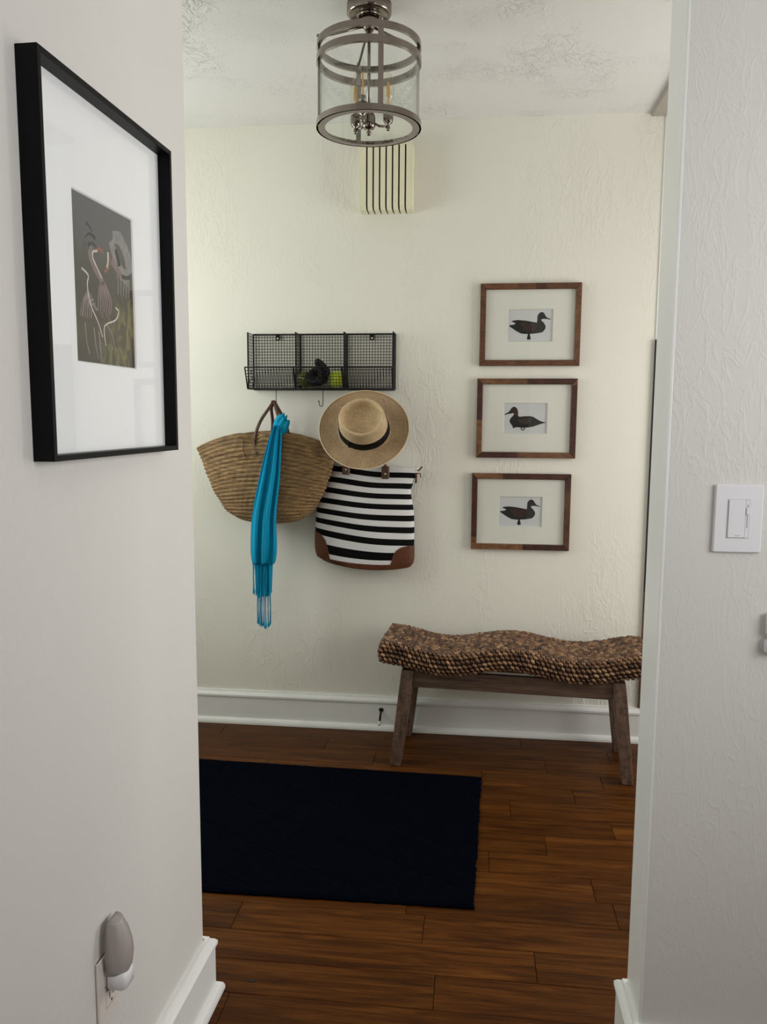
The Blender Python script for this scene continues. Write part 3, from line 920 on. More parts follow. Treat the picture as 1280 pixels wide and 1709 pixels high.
# ------------------------------------------------------------------ tall panel at the right end of the back wall
t = thing('hanging_panel', 'narrow tall dark and brown panel edge beside the right opening', 'wall panel', T(0.0, 0, 0))
MB().box(0.6915, 0.80, -0.012, -0.0045, 0.62, 1.607).build('upper_section', M['black_metal'], t, bevel=0.001)
MB().box(0.6915, 0.80, -0.012, -0.0045, 0.1425, 0.62).build('lower_section', M['w_mid'], t, bevel=0.001)

# ------------------------------------------------------------------ door stop
t = thing('door_stop', 'black spring door stop with white tip on the back baseboard', 'door stop', T(-0.356, -0.018, 0.086))
rx = Matrix.Rotation(math.radians(28), 4, 'X')
MB().lathe([(0.0, 0), (0.0105, 0), (0.0105, 0.004), (0.006, 0.008), (0.0, 0.008)], 16).build('base', M['black_metal'], t, True, matrix=rx @ Matrix.Rotation(pi / 2, 4, 'X') @ T(0, 0, -0.003))
pts = []
for i in range(200):
    A = i / 199 * 2 * pi * 16
    pts.append((0.0035 * cos(A), -0.008 - 0.060 * i / 199, 0.0035 * sin(A)))
MB().tube(pts, 0.0014, 4).build('spring', M['black_metal'], t, True, matrix=rx)
MB().lathe([(0.0, 0.064), (0.006, 0.064), (0.0068, 0.068), (0.0068, 0.078), (0.005, 0.081), (0, 0.081)], 14).build('rubber_tip', M['rubber'], t, True, matrix=rx @ Matrix.Rotation(pi / 2, 4, 'X'))

# ------------------------------------------------------------------ rug
t = tag(None or MB().box(0, 1, 0, 1, 0, 1).build('floor_rug', M['rug']), 'dark navy pile rug lying on the wooden floor', 'rug')
me = bpy.data.meshes.new('floor_rug')
vs, fs = [], []
nx, ny = 150, 80
bl, br, fr_, fl = Vector((-1.75, -0.385)), Vector((0.058, -0.424)), Vector((0.029, -1.205)), Vector((-1.75, -1.235))
random.seed(3)
for j in range(ny + 1):
    for i in range(nx + 1):
        u, v = i / nx, j / ny
        p = (bl.lerp(br, u)).lerp(fl.lerp(fr_, u), v)
        edge = min(i, nx - i, j, ny - j)
        jx = random.uniform(-0.003, 0.003) if i in (0, nx) else 0
        jy = random.uniform(-0.0015, 0.0015) if j in (0, ny) else 0
        # carved diagonal lines in the pile
        d = ((p.x * 0.55 + p.y) / 0.19) % 1.0
        z = 0.0105 - (0.0016 if d < 0.06 else 0) + random.uniform(-0.0007, 0.0007)
        if edge == 0:
            z = 0.006
        vs.append((p.x + jx, p.y + jy, z))
k = len(vs)
for j in range(ny):
    for i in range(nx):
        a = j * (nx + 1) + i
        fs.append((a, a + nx + 1, a + nx + 2, a + 1))
border = [i for i in range(nx + 1)] + [j * (nx + 1) + nx for j in range(1, ny + 1)] + [ny * (nx + 1) + i for i in range(nx - 1, -1, -1)] + [j * (nx + 1) for j in range(ny - 1, 0, -1)]
low = []
for bi in border:
    low.append(len(vs))
    vs.append((vs[bi][0], vs[bi][1], 0.0006))
for q in range(len(border)):
    r = (q + 1) % len(border)
    fs.append((border[q], border[r], low[r], low[q]))
fs.append(tuple(low))
me.from_pydata(vs, [], fs)
me.materials.append(M['rug'])
t.data = me
recalc(t)

# ------------------------------------------------------------------ wire wall rack
t = thing('wire_rack', 'black wire mesh wall rack with three bins and hooks', 'wall rack', T(-0.598, 0, 1.415))
RW, RH = 0.289, 0.219
YB, YM, YLIP, ZL, YF = -0.006, -0.090, -0.138, 0.081, -0.100
wr = M['black_wire']


def wires(o, U, V, nu, nv, r=0.0010):
    o, U, V = Vector(o), Vector(U), Vector(V)
    b = MB()
    for i in range(nu + 1):
        b.tube([o + U * (i / nu), o + U * (i / nu) + V], r, 4)
    for j in range(nv + 1):
        b.tube([o + V * (j / nv), o + V * (j / nv) + U], r, 4)
    return b


back = wires((-RW, YB, 0), (2 * RW, 0, 0), (0, 0, RH), 50, 19).build('back_mesh', wr, t)
wires((-RW, YF, 0), (2 * RW, 0, 0), (0, YLIP - YF, ZL), 50, 7).build('front_mesh', wr, t)
wires((-RW, YF, 0), (2 * RW, 0, 0), (0, YB - YF, 0), 50, 8).build('bottom_mesh', wr, t)
for i in range(4):
    x = -RW + 2 * RW * i / 3
    b = wires((x, YM, 0), (0, YB - YM, 0), (0, 0, RH), 7, 18)
    for q in range(1, 7):
        z = ZL * q / 7
        b.tube([(x, YM, z), (x, YF + (YLIP - YF) * q / 7, z)], 0.001, 4)
    b.tube([(x, YB, 0), (x, YB, RH), (x, YM, RH), (x, YM, ZL), (x, YLIP, ZL), (x, YF, 0), (x, YB, 0)], 0.0028, 6)
    b.tube([(x, YM, 0), (x, YM, RH)], 0.0024, 6)
    b.build('side_mesh' if i in (0, 3) else 'divider', wr, t)
for nm, y, z, r in (('top_rail', YB, RH, 0.0032), ('lip_rail', YLIP, ZL, 0.0028), ('bottom_rail', YF, 0, 0.0036), ('rear_rail', YB, 0, 0.0036)):
    MB().tube([(-RW, y, z), (RW, y, z)], r, 8).build(nm, wr, t, True)
for x in (-0.188, 0.196):
    b = MB()
    rg = []
    for k in range(17):
        A = 2 * pi * k / 16
        rg.append([(x + r * cos(A), y, RH - 0.016 + r * sin(A)) for r, y in ((0.0042, -0.008), (0.0088, -0.008), (0.0088, -0.011), (0.0042, -0.011))])
    b.loft(rg, caps=False)
    b.box(x - 0.0085, x + 0.0085, -0.011, -0.008, RH - 0.010, RH)
    tb = recalc(b.build('hanging_tab', wr, t))
    MB().lathe([(0, 0), (0.004, 0), (0.0035, 0.002), (0, 0.003)], 12).build('screw_head', M['white_plastic'], tb, matrix=T(x, -0.0085, RH - 0.016) @ Matrix.Rotation(pi / 2, 4, 'X'))
HOOKS = [(-0.772 + 0.598, -0.100), (-0.584 + 0.598, -0.100), (-0.400 + 0.598, -0.088)]
for hx, hy in HOOKS:
    pts = [(hx, hy, 0.0), (hx, hy, -0.045)]
    for k in range(1, 9):
        A = pi * k / 8 * 1.05
        pts.append((hx - 0.0065 + 0.0065 * cos(A), hy - 0.006 * (1 - cos(A)) / 2 * 1.6, -0.058 - 0.011 * sin(A)))
    pts.append((hx - 0.0145, hy - 0.0115, -0.050))
    hk = MB().tube(pts, 0.0015, 6).build('hook', wr, t, True)
    MB().lathe([(0, -0.003), (0.002, -0.002), (0.003, 0), (0.002, 0.002), (0, 0.003)], 8, (hx - 0.0145, hy - 0.0115, -0.049)).build('hook_ball', wr, hk, True)

# ------------------------------------------------------------------ tennis balls and leash in the rack


M['shaded_felt'] = simple('shaded_tennis_felt', (0.10, 0.13, 0.012), 0.9, var=0.2, scale=60, bump=0.4, bscale=400)  # tennis felt darkened, shade inside the rack put into its colour


def ball(loc, label, rot, felt='tennis'):
    t = thing('tennis_ball', label, 'ball', T(*loc) @ Matrix.Rotation(rot, 4, 'Y') @ Matrix.Rotation(0.5, 4, 'X'), 'tennis balls in the wire rack')
    r = 0.0335
    prof = [(r * sin(pi * k / 20), -r * cos(pi * k / 20)) for k in range(21)]
    prof[0] = (0.0001, -r); prof[-1] = (0.0001, r)
    MB().lathe(prof, 32).build('felt', M[felt], t, True)
    pts = []
    for i in range(81):
        A = 2 * pi * i / 80
        a_, b_ = 0.75, 0.25
        x = a_ * cos(A) + b_ * cos(3 * A); y = a_ * sin(A) - b_ * sin(3 * A); z = 2 * sqrt(a_ * b_) * sin(2 * A)
        q = Vector((x, y, z)).normalized() * (r + 0.0001)
        pts.append(q)
    MB().tube(pts, 0.0011, 5).build('seam', M['seam'], t, True)


ball((-0.538, -0.060, 1.4535), 'bright yellow-green tennis ball in the rack beside the black leash', 0.6)
ball((-0.662, -0.045, 1.4535), 'tennis ball in the rack with shade painted dark olive, half hidden behind the black leash', 1.9, 'shaded_felt')

t = thing('dog_leash', 'black bundled leash heaped in the middle rack bin', 'leash', T(-0.604, -0.086, 1.419))
random.seed(21)
b = MB()
for k in range(9):
    rr_ = random.uniform(0.022, 0.034)
    tx, ty = random.uniform(-0.7, 0.7), random.uniform(0.3, 1.3)
    c = Vector((random.uniform(-0.020, 0.008), random.uniform(-0.012, 0.012), 0.040 + random.uniform(-0.006, 0.016)))
    Rm = Matrix.Rotation(tx, 3, 'Z') @ Matrix.Rotation(ty, 3, 'X')
    pts = [c + Rm @ Vector((rr_ * cos(2 * pi * i / 22), rr_ * 0.8 * sin(2 * pi * i / 22), 0.003 * sin(5 * i))) for i in range(23)]
    pts = [Vector((p.x, max(-0.030, min(0.030, p.y)), max(0.007, p.z))) for p in pts]
    b.tube(pts, 0.0095, 6, 0.7)
b.build('coil', M['webbing'], t, True)
b = MB()
b.tube(spline([(0.030, -0.01, 0.045), (0.040, -0.012, 0.062), (0.026, -0.016, 0.082), (0.008, -0.018, 0.100), (-0.003, -0.018, 0.102), (-0.002, -0.014, 0.088), (0.012, -0.012, 0.072), (0.026, -0.01, 0.050)], 24), 0.0115, 7, 0.8)
b.build('handle_loop', M['webbing'], t, True)

# ------------------------------------------------------------------ palm basket
t = thing('straw_basket', 'wide woven palm basket hanging by its leather handle from the rack', 'basket', T(-0.80, -0.105, 0.875))
BT = [(0.0, 0.115, -0.012, 0.035), (0.06, 0.150, -0.010, 0.052), (0.14, 0.174, 0.0, 0.064), (0.5, 0.2265, 0.040, 0.078), (1.0, 0.283, 0.068, 0.072)]
ROWS = 21


def bk(theta, v, off=0.0):
    wd, c, d = lerp_tab(BT, v)
    u = cos(theta)
    z = 0.006 + 0.362 * v - c * u * u
    x = -0.012 * v + (wd + off) * u
    y = -(d + off) * sin(theta) * (1 if sin(theta) > 0 else 0.85)
    if sin(theta) > 0 and v > 0.85:
        z -= 0.022 * math.exp(-((x + 0.048) / 0.026) ** 2) * (v - 0.85) / 0.15
        y += 0.012 * math.exp(-((x + 0.048) / 0.03) ** 2) * (v - 0.85) / 0.15
    return (x, y, z)


NS = 200
b = MB()
rings = []
NR = ROWS * 6
rings.append([(0.25 * bk(2 * pi * k / NS, 0)[0], 0.25 * bk(2 * pi * k / NS, 0)[1], bk(pi / 2, 0)[2] - 0.004) for k in range(NS)])
for i in range(NR + 1):
    v = i / NR
    row = int(v * ROWS)
    ph = v * ROWS - row
    rel = 0.0046 * abs(sin(pi * ph)) ** 0.7
    rg = []
    for k in range(NS):
        th = 2 * pi * k / NS
        br_ = 1 + 0.32 * sin(NS / 4 * th + row * 1.9 + ph * 1.4)
        rg.append(bk(th, v + 0.006 * sin(3 * th + row * 0.7) * sin(pi * v), rel * br_ * (1 + 0.3 * sin(row * 5.1 + 4 * th)) + 0.003 * sin(2.5 * th + 3 * v)))
    rings.append(rg)
for i in range(14):
    v = 1 - i / 14 * 0.9
    rings.append([bk(2 * pi * k / NS, v, -0.006) for k in range(NS)])
b.loft(rings)
recalc(b.build('body', M['palm'], t, True))
MB().tube([bk(2 * pi * k / 96, 1.0, -0.001) for k in range(97)], 0.0055, 7).build('rim', M['palm'], t, True)
hk = (-0.777 + 0.80, -0.003, 1.3605 - 0.875)
for nm, s, yy in (('front_handle', 1, -0.072), ('back_handle', -1, 0.055)):
    q_ = 0.0 if s > 0 else 0.034
    pts = spline([(-0.040 + q_, yy, 0.300), (-0.038 + q_, yy, 0.352), (-0.022 + q_ * 0.75, yy * 0.75, 0.410), (0.006, yy * 0.3 + hk[1], 0.462), (0.020, hk[1] + 0.000, hk[2] + (0.004 if s < 0 else 0.0)), (0.034, yy * 0.3 + hk[1], 0.462), (0.055, yy * 0.75, 0.410), (0.066, yy, 0.352), (0.066, yy, 0.300)], 40)
    MB().tube(pts, 0.0066, 8).build(nm, M['dark_leather'], t, True)
# stitched thongs that fix the front handle
MB().tube([(-0.046, -0.078, 0.345), (-0.036, -0.083, 0.315), (-0.030, -0.084, 0.28)], 0.0018, 5).build('thong', M['palm'], t, True)
MB().tube([(-0.082, -0.082, 0.34), (-0.082, -0.085, 0.30), (-0.072, -0.086, 0.272)], 0.0018, 5).build('thong', M['dark_leather'], t, True)

# ------------------------------------------------------------------ turquoise scarf
t = thing('scarf', 'turquoise fringed scarf knotted around the basket handle', 'scarf', T(-0.79, -0.2, 0.48))
OX, OY, OZ = -0.79, -0.2, 0.48


def tail(tab, z0, z1, ph, nrip, amp, name):
    b = MB()
    rings = []
    nseg, NT = 60, 110
    for i in range(nseg + 1):
        z = z0 + (z1 - z0) * i / nseg
        cx, hw, cy, d = lerp_tab(tab, -z)
        rg = []
        for k in range(NT):
            th = 2 * pi * k / NT
            u = cos(th)
            rip = amp * (sin(nrip * u * 2.2 + ph + 1.2 * sin(z * 4)) + 0.5 * sin(nrip * 1.7 * u * 2.2 - ph * 2 + z * 3))
            fold = 1 + 0.03 * sin(z * 9 + u * 2)
            rg.append((cx + hw * u * fold - OX, cy - d * sin(th) - rip * (abs(sin(th)) ** 0.5) - OY, z - OZ + 0.004 * sin(7 * u + ph) * (1 if i == nseg else 0)))
        rings.append(rg)
    b.loft(rings)
    o = recalc(b.build(name, M['scarf'], t, True))
    return o


TA = [(-1.272, -0.746, 0.016, -0.182, 0.010), (-1.214, -0.751, 0.026, -0.208, 0.014), (-1.07, -0.770, 0.041, -0.221, 0.013), (-0.92, -0.794, 0.049, -0.219, 0.012), (-0.80, -0.801, 0.0535, -0.210, 0.013), (-0.75, -0.804, 0.050, -0.203, 0.013), (-0.728, -0.807, 0.044, -0.199, 0.010)]
TB = [(-1.24, -0.745, 0.018, -0.190, 0.010), (-1.0, -0.785, 0.036, -0.200, 0.007), (-0.8, -0.806, 0.040, -0.190, 0.008), (-0.598, -0.809, 0.030, -0.182, 0.006)]
front = tail(TA, 1.272, 0.728, 0.4, 3.6, 0.0115, 'front_tail')
rear = tail(TB, 1.24, 0.612, 2.1, 3.0, 0.003, 'back_tail')
# knot: a gathered lump with diagonal folds
b = MB()
rings = []
for i in range(41):
    f = i / 40
    ph = -pi / 2 + pi * f
    rg = []
    for k in range(48):
        th = 2 * pi * k / 48
        q = Vector((cos(ph) * cos(th), cos(ph) * sin(th), sin(ph)))
        dgl = q.x * 0.75 - q.z * 0.65 + 0.15 * sin(3 * q.z)
        s = 1 + 0.17 * sin(dgl * 12 + 0.8) * max(0.15, 0.5 + 0.6 * q.x) + 0.05 * sin(6 * th + 3 * q.z)
        rg.append((q.x * 0.030 * s + (0.006 * q.z) - 0.738 - OX, q.y * 0.026 * s - 0.168 - OY, q.z * 0.047 * s + 1.268 - OZ))
    rings.append(rg)
recalc(b.loft(rings).build('knot', M['scarf'], t, True))


def fringe(name, parent_, cx, hw, cy, z0, z1, n_, seed):
    random.seed(seed)
    b = MB()
    for i in range(n_):
        u = -1 + 2 * (i + 0.5) / n_
        x = cx + hw * u + random.uniform(-0.001, 0.001)
        y = cy + random.uniform(-0.008, 0.006)
        ze = z1 - 0.016 * (1 - u * u) + random.uniform(-0.008, 0.008)
        dx, dy = random.uniform(-0.003, 0.003), random.uniform(-0.003, 0.003)
        b.tube([(x - OX, y - OY, z0 + 0.012 - OZ), (x + dx - OX, y - OY, (z0 + ze) / 2 - OZ), (x + dx * 0.4 - OX, y + dy - OY, ze + 0.02 - OZ), (x - OX, y + dy - OY, ze - OZ)], [0.0016, 0.0012, 0.0015, 0.0026], 5)
    o = b.build(name, M['scarf'], t)
    o['kind'] = 'stuff'


fringe('front_fringe', t, -0.811, 0.039, -0.198, 0.730, 0.615, 44, 5)
fringe('back_fringe', t, -0.811, 0.0275, -0.182, 0.615, 0.485, 17, 6)

# ------------------------------------------------------------------ striped tote
t = thing('tote_bag', 'black and white striped canvas tote with brown leather corners', 'tote bag', T(-0.42, 0, 0.69))
TT = [(0.0, -0.585, 0.722, -0.242, 0.706), (0.05, -0.622, 0.742, -0.226, 0.722), (0.2, -0.629, 0.835, -0.223, 0.792), (0.5, -0.620, 0.945, -0.225, 0.918), (0.76, -0.590, 1.040, -0.238, 1.012), (0.87, -0.575, 1.080, -0.223, 1.053), (1.0, -0.560, 1.128, -0.207, 1.100)]


def tote(u, v, side, off=0.0):
    """side 1 front, -1 back"""
    lx, lz, rx, rz = lerp_tab(TT, v)
    x = lx + (rx - lx) * u
    z = lz + (rz - lz) * u
    e = max(0.0, 4 * u * (1 - u)) ** 0.5
    z -= (0.018 * (1 - v) ** 3) * sin(pi * u)
    z += 0.004 * sin(u * 7 + 1) * (v > 0.0) * v
    bel = 0.020 + 0.032 * sin(pi * min(1, (v * 0.75 + 0.18)))
    wr_ = 0.0030 * sin(9 * u + 5 * v) * sin(6 * v + 2 * u) + 0.006 * math.exp(-((v - 0.78) / 0.05) ** 2) * (u > 0.6) * (u - 0.6)
    if side > 0:
        y = -0.040 - bel * e - wr_ * e - off
    else:
        y = -0.040 + 0.030 * e
    return (x + 0.42 + off * (u - 0.5), y, z - 0.69 - off * (v < 0.02))


NU, NV = 44, 60
vs, fs, uvs = [], [], []
b = MB()
rings = []
rowv = []
for j in range(NV + 1):
    v = j / NV
    rg = [tote(i / NU, v, 1) for i in range(NU + 1)] + [tote(i / NU, v, -1) for i in range(NU - 1, 0, -1)]
    rings.append(rg)
    rowv.append(v)
b.loft(rings)
o = b.build('body', M['stripe'], t, True)
n_ = 2 * NU
uvl = o.data.uv_layers.new(name='UVMap')
for poly in o.data.polygons:
    for li in poly.loop_indices:
        vi = o.data.loops[li].vertex_index
        j, i = divmod(vi, n_)
        uvl.data[li].uv = (i / n_, 0.04 + (1 - j / NV) * 0.395 / 0.0455)
recalc(o)


def patch(test, off, name, mat, parent_=None):
    NU2, NV2 = 120, 140
    ids = {}
    vs, fs = [], []
    def vid(i, j, o_):
        k = (i, j, o_)
        if k not in ids:
            ids[k] = len(vs)
            vs.append(tote(i / NU2, j / NV2, 1, off if o_ else -0.001))
        return ids[k]
    cells = {(i, j) for i in range(NU2) for j in range(NV2) if test((i + 0.5) / NU2, (j + 0.5) / NV2)}
    for (i, j) in cells:
        fs.append((vid(i, j, 1), vid(i + 1, j, 1), vid(i + 1, j + 1, 1), vid(i, j + 1, 1)))
        for (di, dj), (a, c) in {(-1, 0): ((i, j), (i, j + 1)), (1, 0): ((i + 1, j + 1), (i + 1, j)), (0, -1): ((i + 1, j), (i, j)), (0, 1): ((i, j + 1), (i + 1, j + 1))}.items():
            if (i + di, j + dj) not in cells:
                fs.append((vid(*a, 1), vid(*c, 1), vid(*c, 0), vid(*a, 0)))
    o = MB().add(vs, fs).build(name, M[mat], t, True)
    return recalc(o)


patch(lambda u, v: (u / 0.155) ** 2.6 + (v / 0.215) ** 2.6 < 1, 0.0032, 'leather_corner', 'leather')
patch(lambda u, v: ((1 - u) / 0.225) ** 2.6 + (v / 0.20) ** 2.6 < 1, 0.0032, 'leather_corner', 'leather')
patch(lambda u, v: v < 0.052, 0.0026, 'leather_base', 'leather')
for (rx_, rz_, top) in ((-0.495, 1.098, (-0.43, 1.30)), (-0.337, 1.083, (-0.385, 1.30))):
    x, z = rx_ + 0.42, rz_ - 0.69
    tb = MB().cbox(x - 0.015, x + 0.015, -0.0945, -0.070, z - 0.020, z + 0.03, 0.003).build('handle_tab', M['dark_leather'], t)
    MB().lathe([(0, 0), (0.0042, 0), (0.0036, 0.002), (0, 0.003)], 12).build('rivet', M['brass'], tb, True, matrix=T(x, -0.0945, z) @ Matrix.Rotation(pi / 2, 4, 'X'))
pts = spline([(-0.495 + 0.42, -0.082, 0.42), (-0.48 + 0.42, -0.085, 0.50), (-0.445 + 0.42, -0.085, 0.60), (-0.4065 + 0.42, -0.091, 0.671), (-0.37 + 0.42, -0.085, 0.60), (-0.345 + 0.42, -0.085, 0.50), (-0.337 + 0.42, -0.082, 0.405)], 36)
MB().tube(pts, 0.0055, 8).build('handle', M['dark_leather'], t, True)
zp = MB().box(-0.222 + 0.42, -0.214 + 0.42, -0.052, -0.046, 1.045 - 0.69, 1.086 - 0.69).build('side_strap', M['leather'], t, bevel=0.001)
MB().tube([(-0.212 + 0.42, -0.05, 1.094 - 0.69), (-0.203 + 0.42, -0.055, 1.100 - 0.69), (-0.193 + 0.42, -0.06, 1.112 - 0.69)], 0.003, 6).build('zip_pull', M['dark_leather'], t)
MB().tube([(-0.215 + 0.42, -0.05, 1.085 - 0.69), (-0.200 + 0.42, -0.06, 1.083 - 0.69), (-0.198 + 0.42, -0.062, 1.068 - 0.69)], 0.0022, 6).build('clasp', M['dark_leather'], t)
MB().box(-0.555 + 0.42, -0.215 + 0.42, -0.046, -0.034, 1.096 - 0.69, 1.103 - 0.69).build('zip', M['band'], t)

# ------------------------------------------------------------------ straw hat
tt = math.radians(27)
ax = Vector((0.03, -cos(tt), sin(tt))).normalized()
hx_ = Vector((1, 0, 0)) - ax * ax.x
hx_.normalize()
hy_ = ax.cross(hx_)
MH = Matrix(((hx_.x, hy_.x, ax.x, -0.410), (hx_.y, hy_.y, ax.y, -0.172), (hx_.z, hy_.z, ax.z, 1.256), (0, 0, 0, 1)))
t = thing('straw_hat', 'straw panama hat with black band hanging over the striped tote', 'hat', MH @ RZ(math.radians(-4)))
NH = 96


def hat_pt(r, z, th, kind):
    c, s = cos(th), sin(th)
    if kind == 'brim':
        k = (r - 0.09) / 0.085
        sx, sy = 1.0, 0.965
        zz = z + 0.010 * k * k * (0.5 + 0.9 * abs(c) ** 2)
        return (r * c * sx, r * s * sy, zz)
    # crown: oval, slightly pinched to the left (front)
    pinch = 1.0 - 0.07 * max(0, -c) * (z / 0.11)
    return (r * c * 1.03, r * s * 0.93 * pinch, z)


def hat_surface(flip):
    rings = []
    off = -0.0022 if flip else 0.0
    for r, z in [(0.172, 0.004), (0.160, 0.001), (0.14, 0.0), (0.12, 0.0), (0.105, 0.001), (0.0965, 0.004)]:
        rings.append([hat_pt(r, z + off, 2 * pi * k / NH, 'brim') for k in range(NH)])
    for r, z in [(0.0935, 0.010), (0.0915, 0.03), (0.0885, 0.060), (0.0855, 0.088), (0.0845, 0.104), (0.082, 0.1125), (0.079, 0.1145), (0.076, 0.1125), (0.073, 0.097), (0.068, 0.078), (0.050, 0.0685)]:
        rings.append([hat_pt(r + off, z + off, 2 * pi * k / NH, 'crown') for k in range(NH)])
    for q in (0.8, 0.6, 0.4, 0.2, 0.02):
        rg = []
        for k in range(NH):
            th = 2 * pi * k / NH
            x, y, z = hat_pt(0.050 * q, 0.0685 - 0.001 * (1 - q), th, 'crown')
            z += 0.011 * math.exp(-(y / 0.008) ** 2) * max(0, 1 - (abs(x) / 0.05) ** 2)
            rg.append((x, y, z + off))
        rings.append(rg)
    return rings


outer = hat_surface(False)
inner = hat_surface(True)
NB = 7
brim = outer[:NB]
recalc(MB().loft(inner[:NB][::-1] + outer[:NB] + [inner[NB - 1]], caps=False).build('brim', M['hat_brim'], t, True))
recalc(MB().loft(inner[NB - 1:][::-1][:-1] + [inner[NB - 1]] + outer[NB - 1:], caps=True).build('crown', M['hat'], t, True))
MB().tube([hat_pt(0.1722, 0.0035, 2 * pi * k / NH, 'brim') for k in range(NH + 1)], 0.0021, 6).build('brim_edge', M['hat_edge'], t, True)
rg = []
for r, z in ((0.0942, 0.0075), (0.0960, 0.0065), (0.0945, 0.026), (0.0918, 0.0465), (0.0900, 0.0472)):
    rg.append([hat_pt(r, z, 2 * pi * k / NH, 'crown') for k in range(NH)])
recalc(MB().loft(rg, caps=False).build('hat_band', M['band'], t, True))
MB().cbox(-0.050, -0.040, -0.082, -0.074, 0.006, 0.047, 0.001).build('band_bow', M['band'], t)

# ------------------------------------------------------------------ bench
MBN = T(0.168, -0.228, 0) @ RZ(-0.066)
t = thing('bench', 'wooden bench with wavy brown woven rope seat against the back wall', 'bench', MBN)
SX, SY = 0.483, 0.158


def wave(x):
    return 0.016 * cos(2 * pi * x / 0.483) + 0.004 * max(0, abs(x) / 0.483 - 0.7) / 0.3


SPROF2 = [(0.138, -0.066), (0.150, -0.058), (0.156, -0.040), (0.153, -0.018), (0.142, -0.004), (0.12, 0.0), (0.0, 0.0), (-0.12, 0.0), (-0.142, -0.004), (-0.154, -0.016), (-0.160, -0.036), (-0.158, -0.054), (-0.148, -0.066)]
ZS = 0.448
# core
b = MB()
rings = []
for i in range(61):
    x = -SX + 0.004 + (2 * SX - 0.008) * i / 60
    k = 0.93 if i in (0, 60) else 1.0
    rings.append([(x, y * k, ZS - 0.004 + z * 0.96 + wave(x) - (0.004 if i in (0, 60) else 0)) for y, z in SPROF2])
recalc(b.loft(rings).build('seat_core', M['seat_core'], t, True))
# knotted rope surface
random.seed(11)
vs, fs, tone = [], [], []
NSG, NRG = 7, 4


def knot_at(p, e1, e2, nrm, tn, ang, s=1.0):
    a = e1 * cos(ang) + e2 * sin(ang)
    c = e2 * cos(ang) - e1 * sin(ang)
    base = len(vs)
    ra, rc, rn = 0.0112 * s, 0.0062 * s, 0.0092 * s
    vs.append(tuple(p - nrm * rn * 0.6))
    for i in range(1, NRG):
        ph = pi * i / NRG
        for k in range(NSG):
            th = 2 * pi * k / NSG
            vs.append(tuple(p + a * (ra * sin(ph) * cos(th)) + c * (rc * sin(ph) * sin(th)) - nrm * (rn * cos(ph))))
    vs.append(tuple(p + nrm * rn))
    last = len(vs) - 1
    for k in range(NSG):
        k2 = (k + 1) % NSG
        fs.append((base, base + 1 + k2, base + 1 + k))
        for i in range(NRG - 2):
            r0, r1 = base + 1 + i * NSG, base + 1 + (i + 1) * NSG
            fs.append((r0 + k, r0 + k2, r1 + k2, r1 + k))
        fs.append((last, base + 1 + (NRG - 2) * NSG + k, base + 1 + (NRG - 2) * NSG + k2))
    tone.extend([tn] * (NSG * NRG))


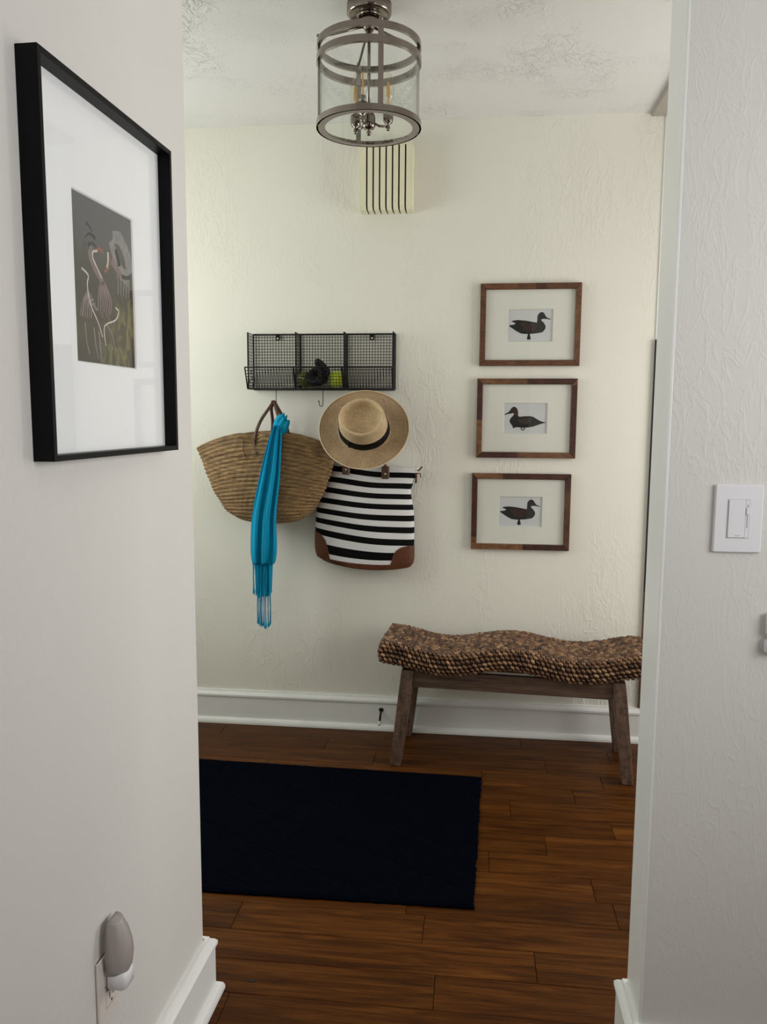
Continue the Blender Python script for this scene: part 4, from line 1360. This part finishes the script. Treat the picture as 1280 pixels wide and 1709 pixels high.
# arc-length samples of the profile
seg = []
tot = 0
for (p0, p1) in zip(SPROF2[:-1], SPROF2[1:]):
    l_ = math.hypot(p1[0] - p0[0], p1[1] - p0[1])
    seg.append((tot, l_, p0, p1))
    tot += l_
RWS = int(tot / 0.0158)
CLS = 54
for i in range(RWS + 1):
    s = tot * i / RWS
    for (s0, l_, p0, p1) in seg:
        if s <= s0 + l_ + 1e-9:
            f = (s - s0) / l_
            y, z = p0[0] + (p1[0] - p0[0]) * f, p0[1] + (p1[1] - p0[1]) * f
            dy, dz = (p1[0] - p0[0]) / l_, (p1[1] - p0[1]) / l_
            break
    for c in range(CLS):
        x = -SX + 2 * SX * (c + 0.5 + (0.25 if i % 2 else -0.25)) / CLS
        slope = (wave(x + 0.001) - wave(x - 0.001)) / 0.002
        e1 = Vector((1, 0, slope)).normalized()
        e2 = Vector((0, -dy, -dz)) * -1
        nrm = e1.cross(e2).normalized()
        if nrm.dot(Vector((0, y, z + 0.035))) < 0:
            nrm = -nrm
        e2 = nrm.cross(e1).normalized()
        tn = min(1, max(0, random.gauss(0.5, 0.27)))
        p = Vector((x, y, ZS + z + wave(x) + random.uniform(-0.0015, 0.0015)))
        knot_at(p, e1, e2, nrm, tn, -0.75 + random.uniform(-0.2, 0.2) + (0.25 if i % 2 else 0), random.uniform(0.92, 1.1))
for sgn in (-1, 1):
    for i in range(19):
        for q in range(4):
            y = 0.143 - 0.290 * i / 18
            z = -0.010 - 0.017 * q
            p = Vector((sgn * (SX + 0.003 - (0.004 if q in (0, 3) else 0)), y, ZS + z + wave(SX)))
            knot_at(p, Vector((0, 1, 0)), Vector((0, 0, 1)), Vector((sgn, 0, 0)), min(1, max(0, random.gauss(0.45, 0.22))), 0.8)
o = MB().add(vs, fs).build('woven_seat', M['rope'], t, True)
at = o.data.attributes.new('tone', 'FLOAT', 'FACE')
at.data.foreach_set('value', tone)
o['kind'] = 'stuff'

# legs, splayed; bottoms flat on the floor
for sx in (-1, 1):
    for sy in (-1, 1):
        b = MB()
        rg = []
        for zz, x, y, hw_, hd in ((0.0, 0.423, 0.140, 0.0205, 0.018), (0.10, 0.411, 0.134, 0.022, 0.0195), (0.28, 0.391, 0.124, 0.0235, 0.021), (0.368, 0.381, 0.119, 0.0235, 0.021)):
            cx_, cy_ = sx * x, sy * y
            rg.append([(cx_ - hw_, cy_ - hd, zz), (cx_ + hw_, cy_ - hd, zz), (cx_ + hw_, cy_ + hd, zz), (cx_ - hw_, cy_ + hd, zz)])
        b.loft(rg)
        b.build('leg', M['bench_leg'], t, bevel=0.003)
for sy in (-1, 1):
    MB().box(-0.362, 0.362, sy * 0.119 - 0.011, sy * 0.119 + 0.011, 0.302, 0.366).build('rail', M['bench_wood'], t, bevel=0.002)
for sx in (-1, 1):
    MB().box(sx * 0.383 - 0.011, sx * 0.383 + 0.011, -0.100, 0.100, 0.302, 0.366).build('side_rail', M['bench_wood'], t, bevel=0.002)
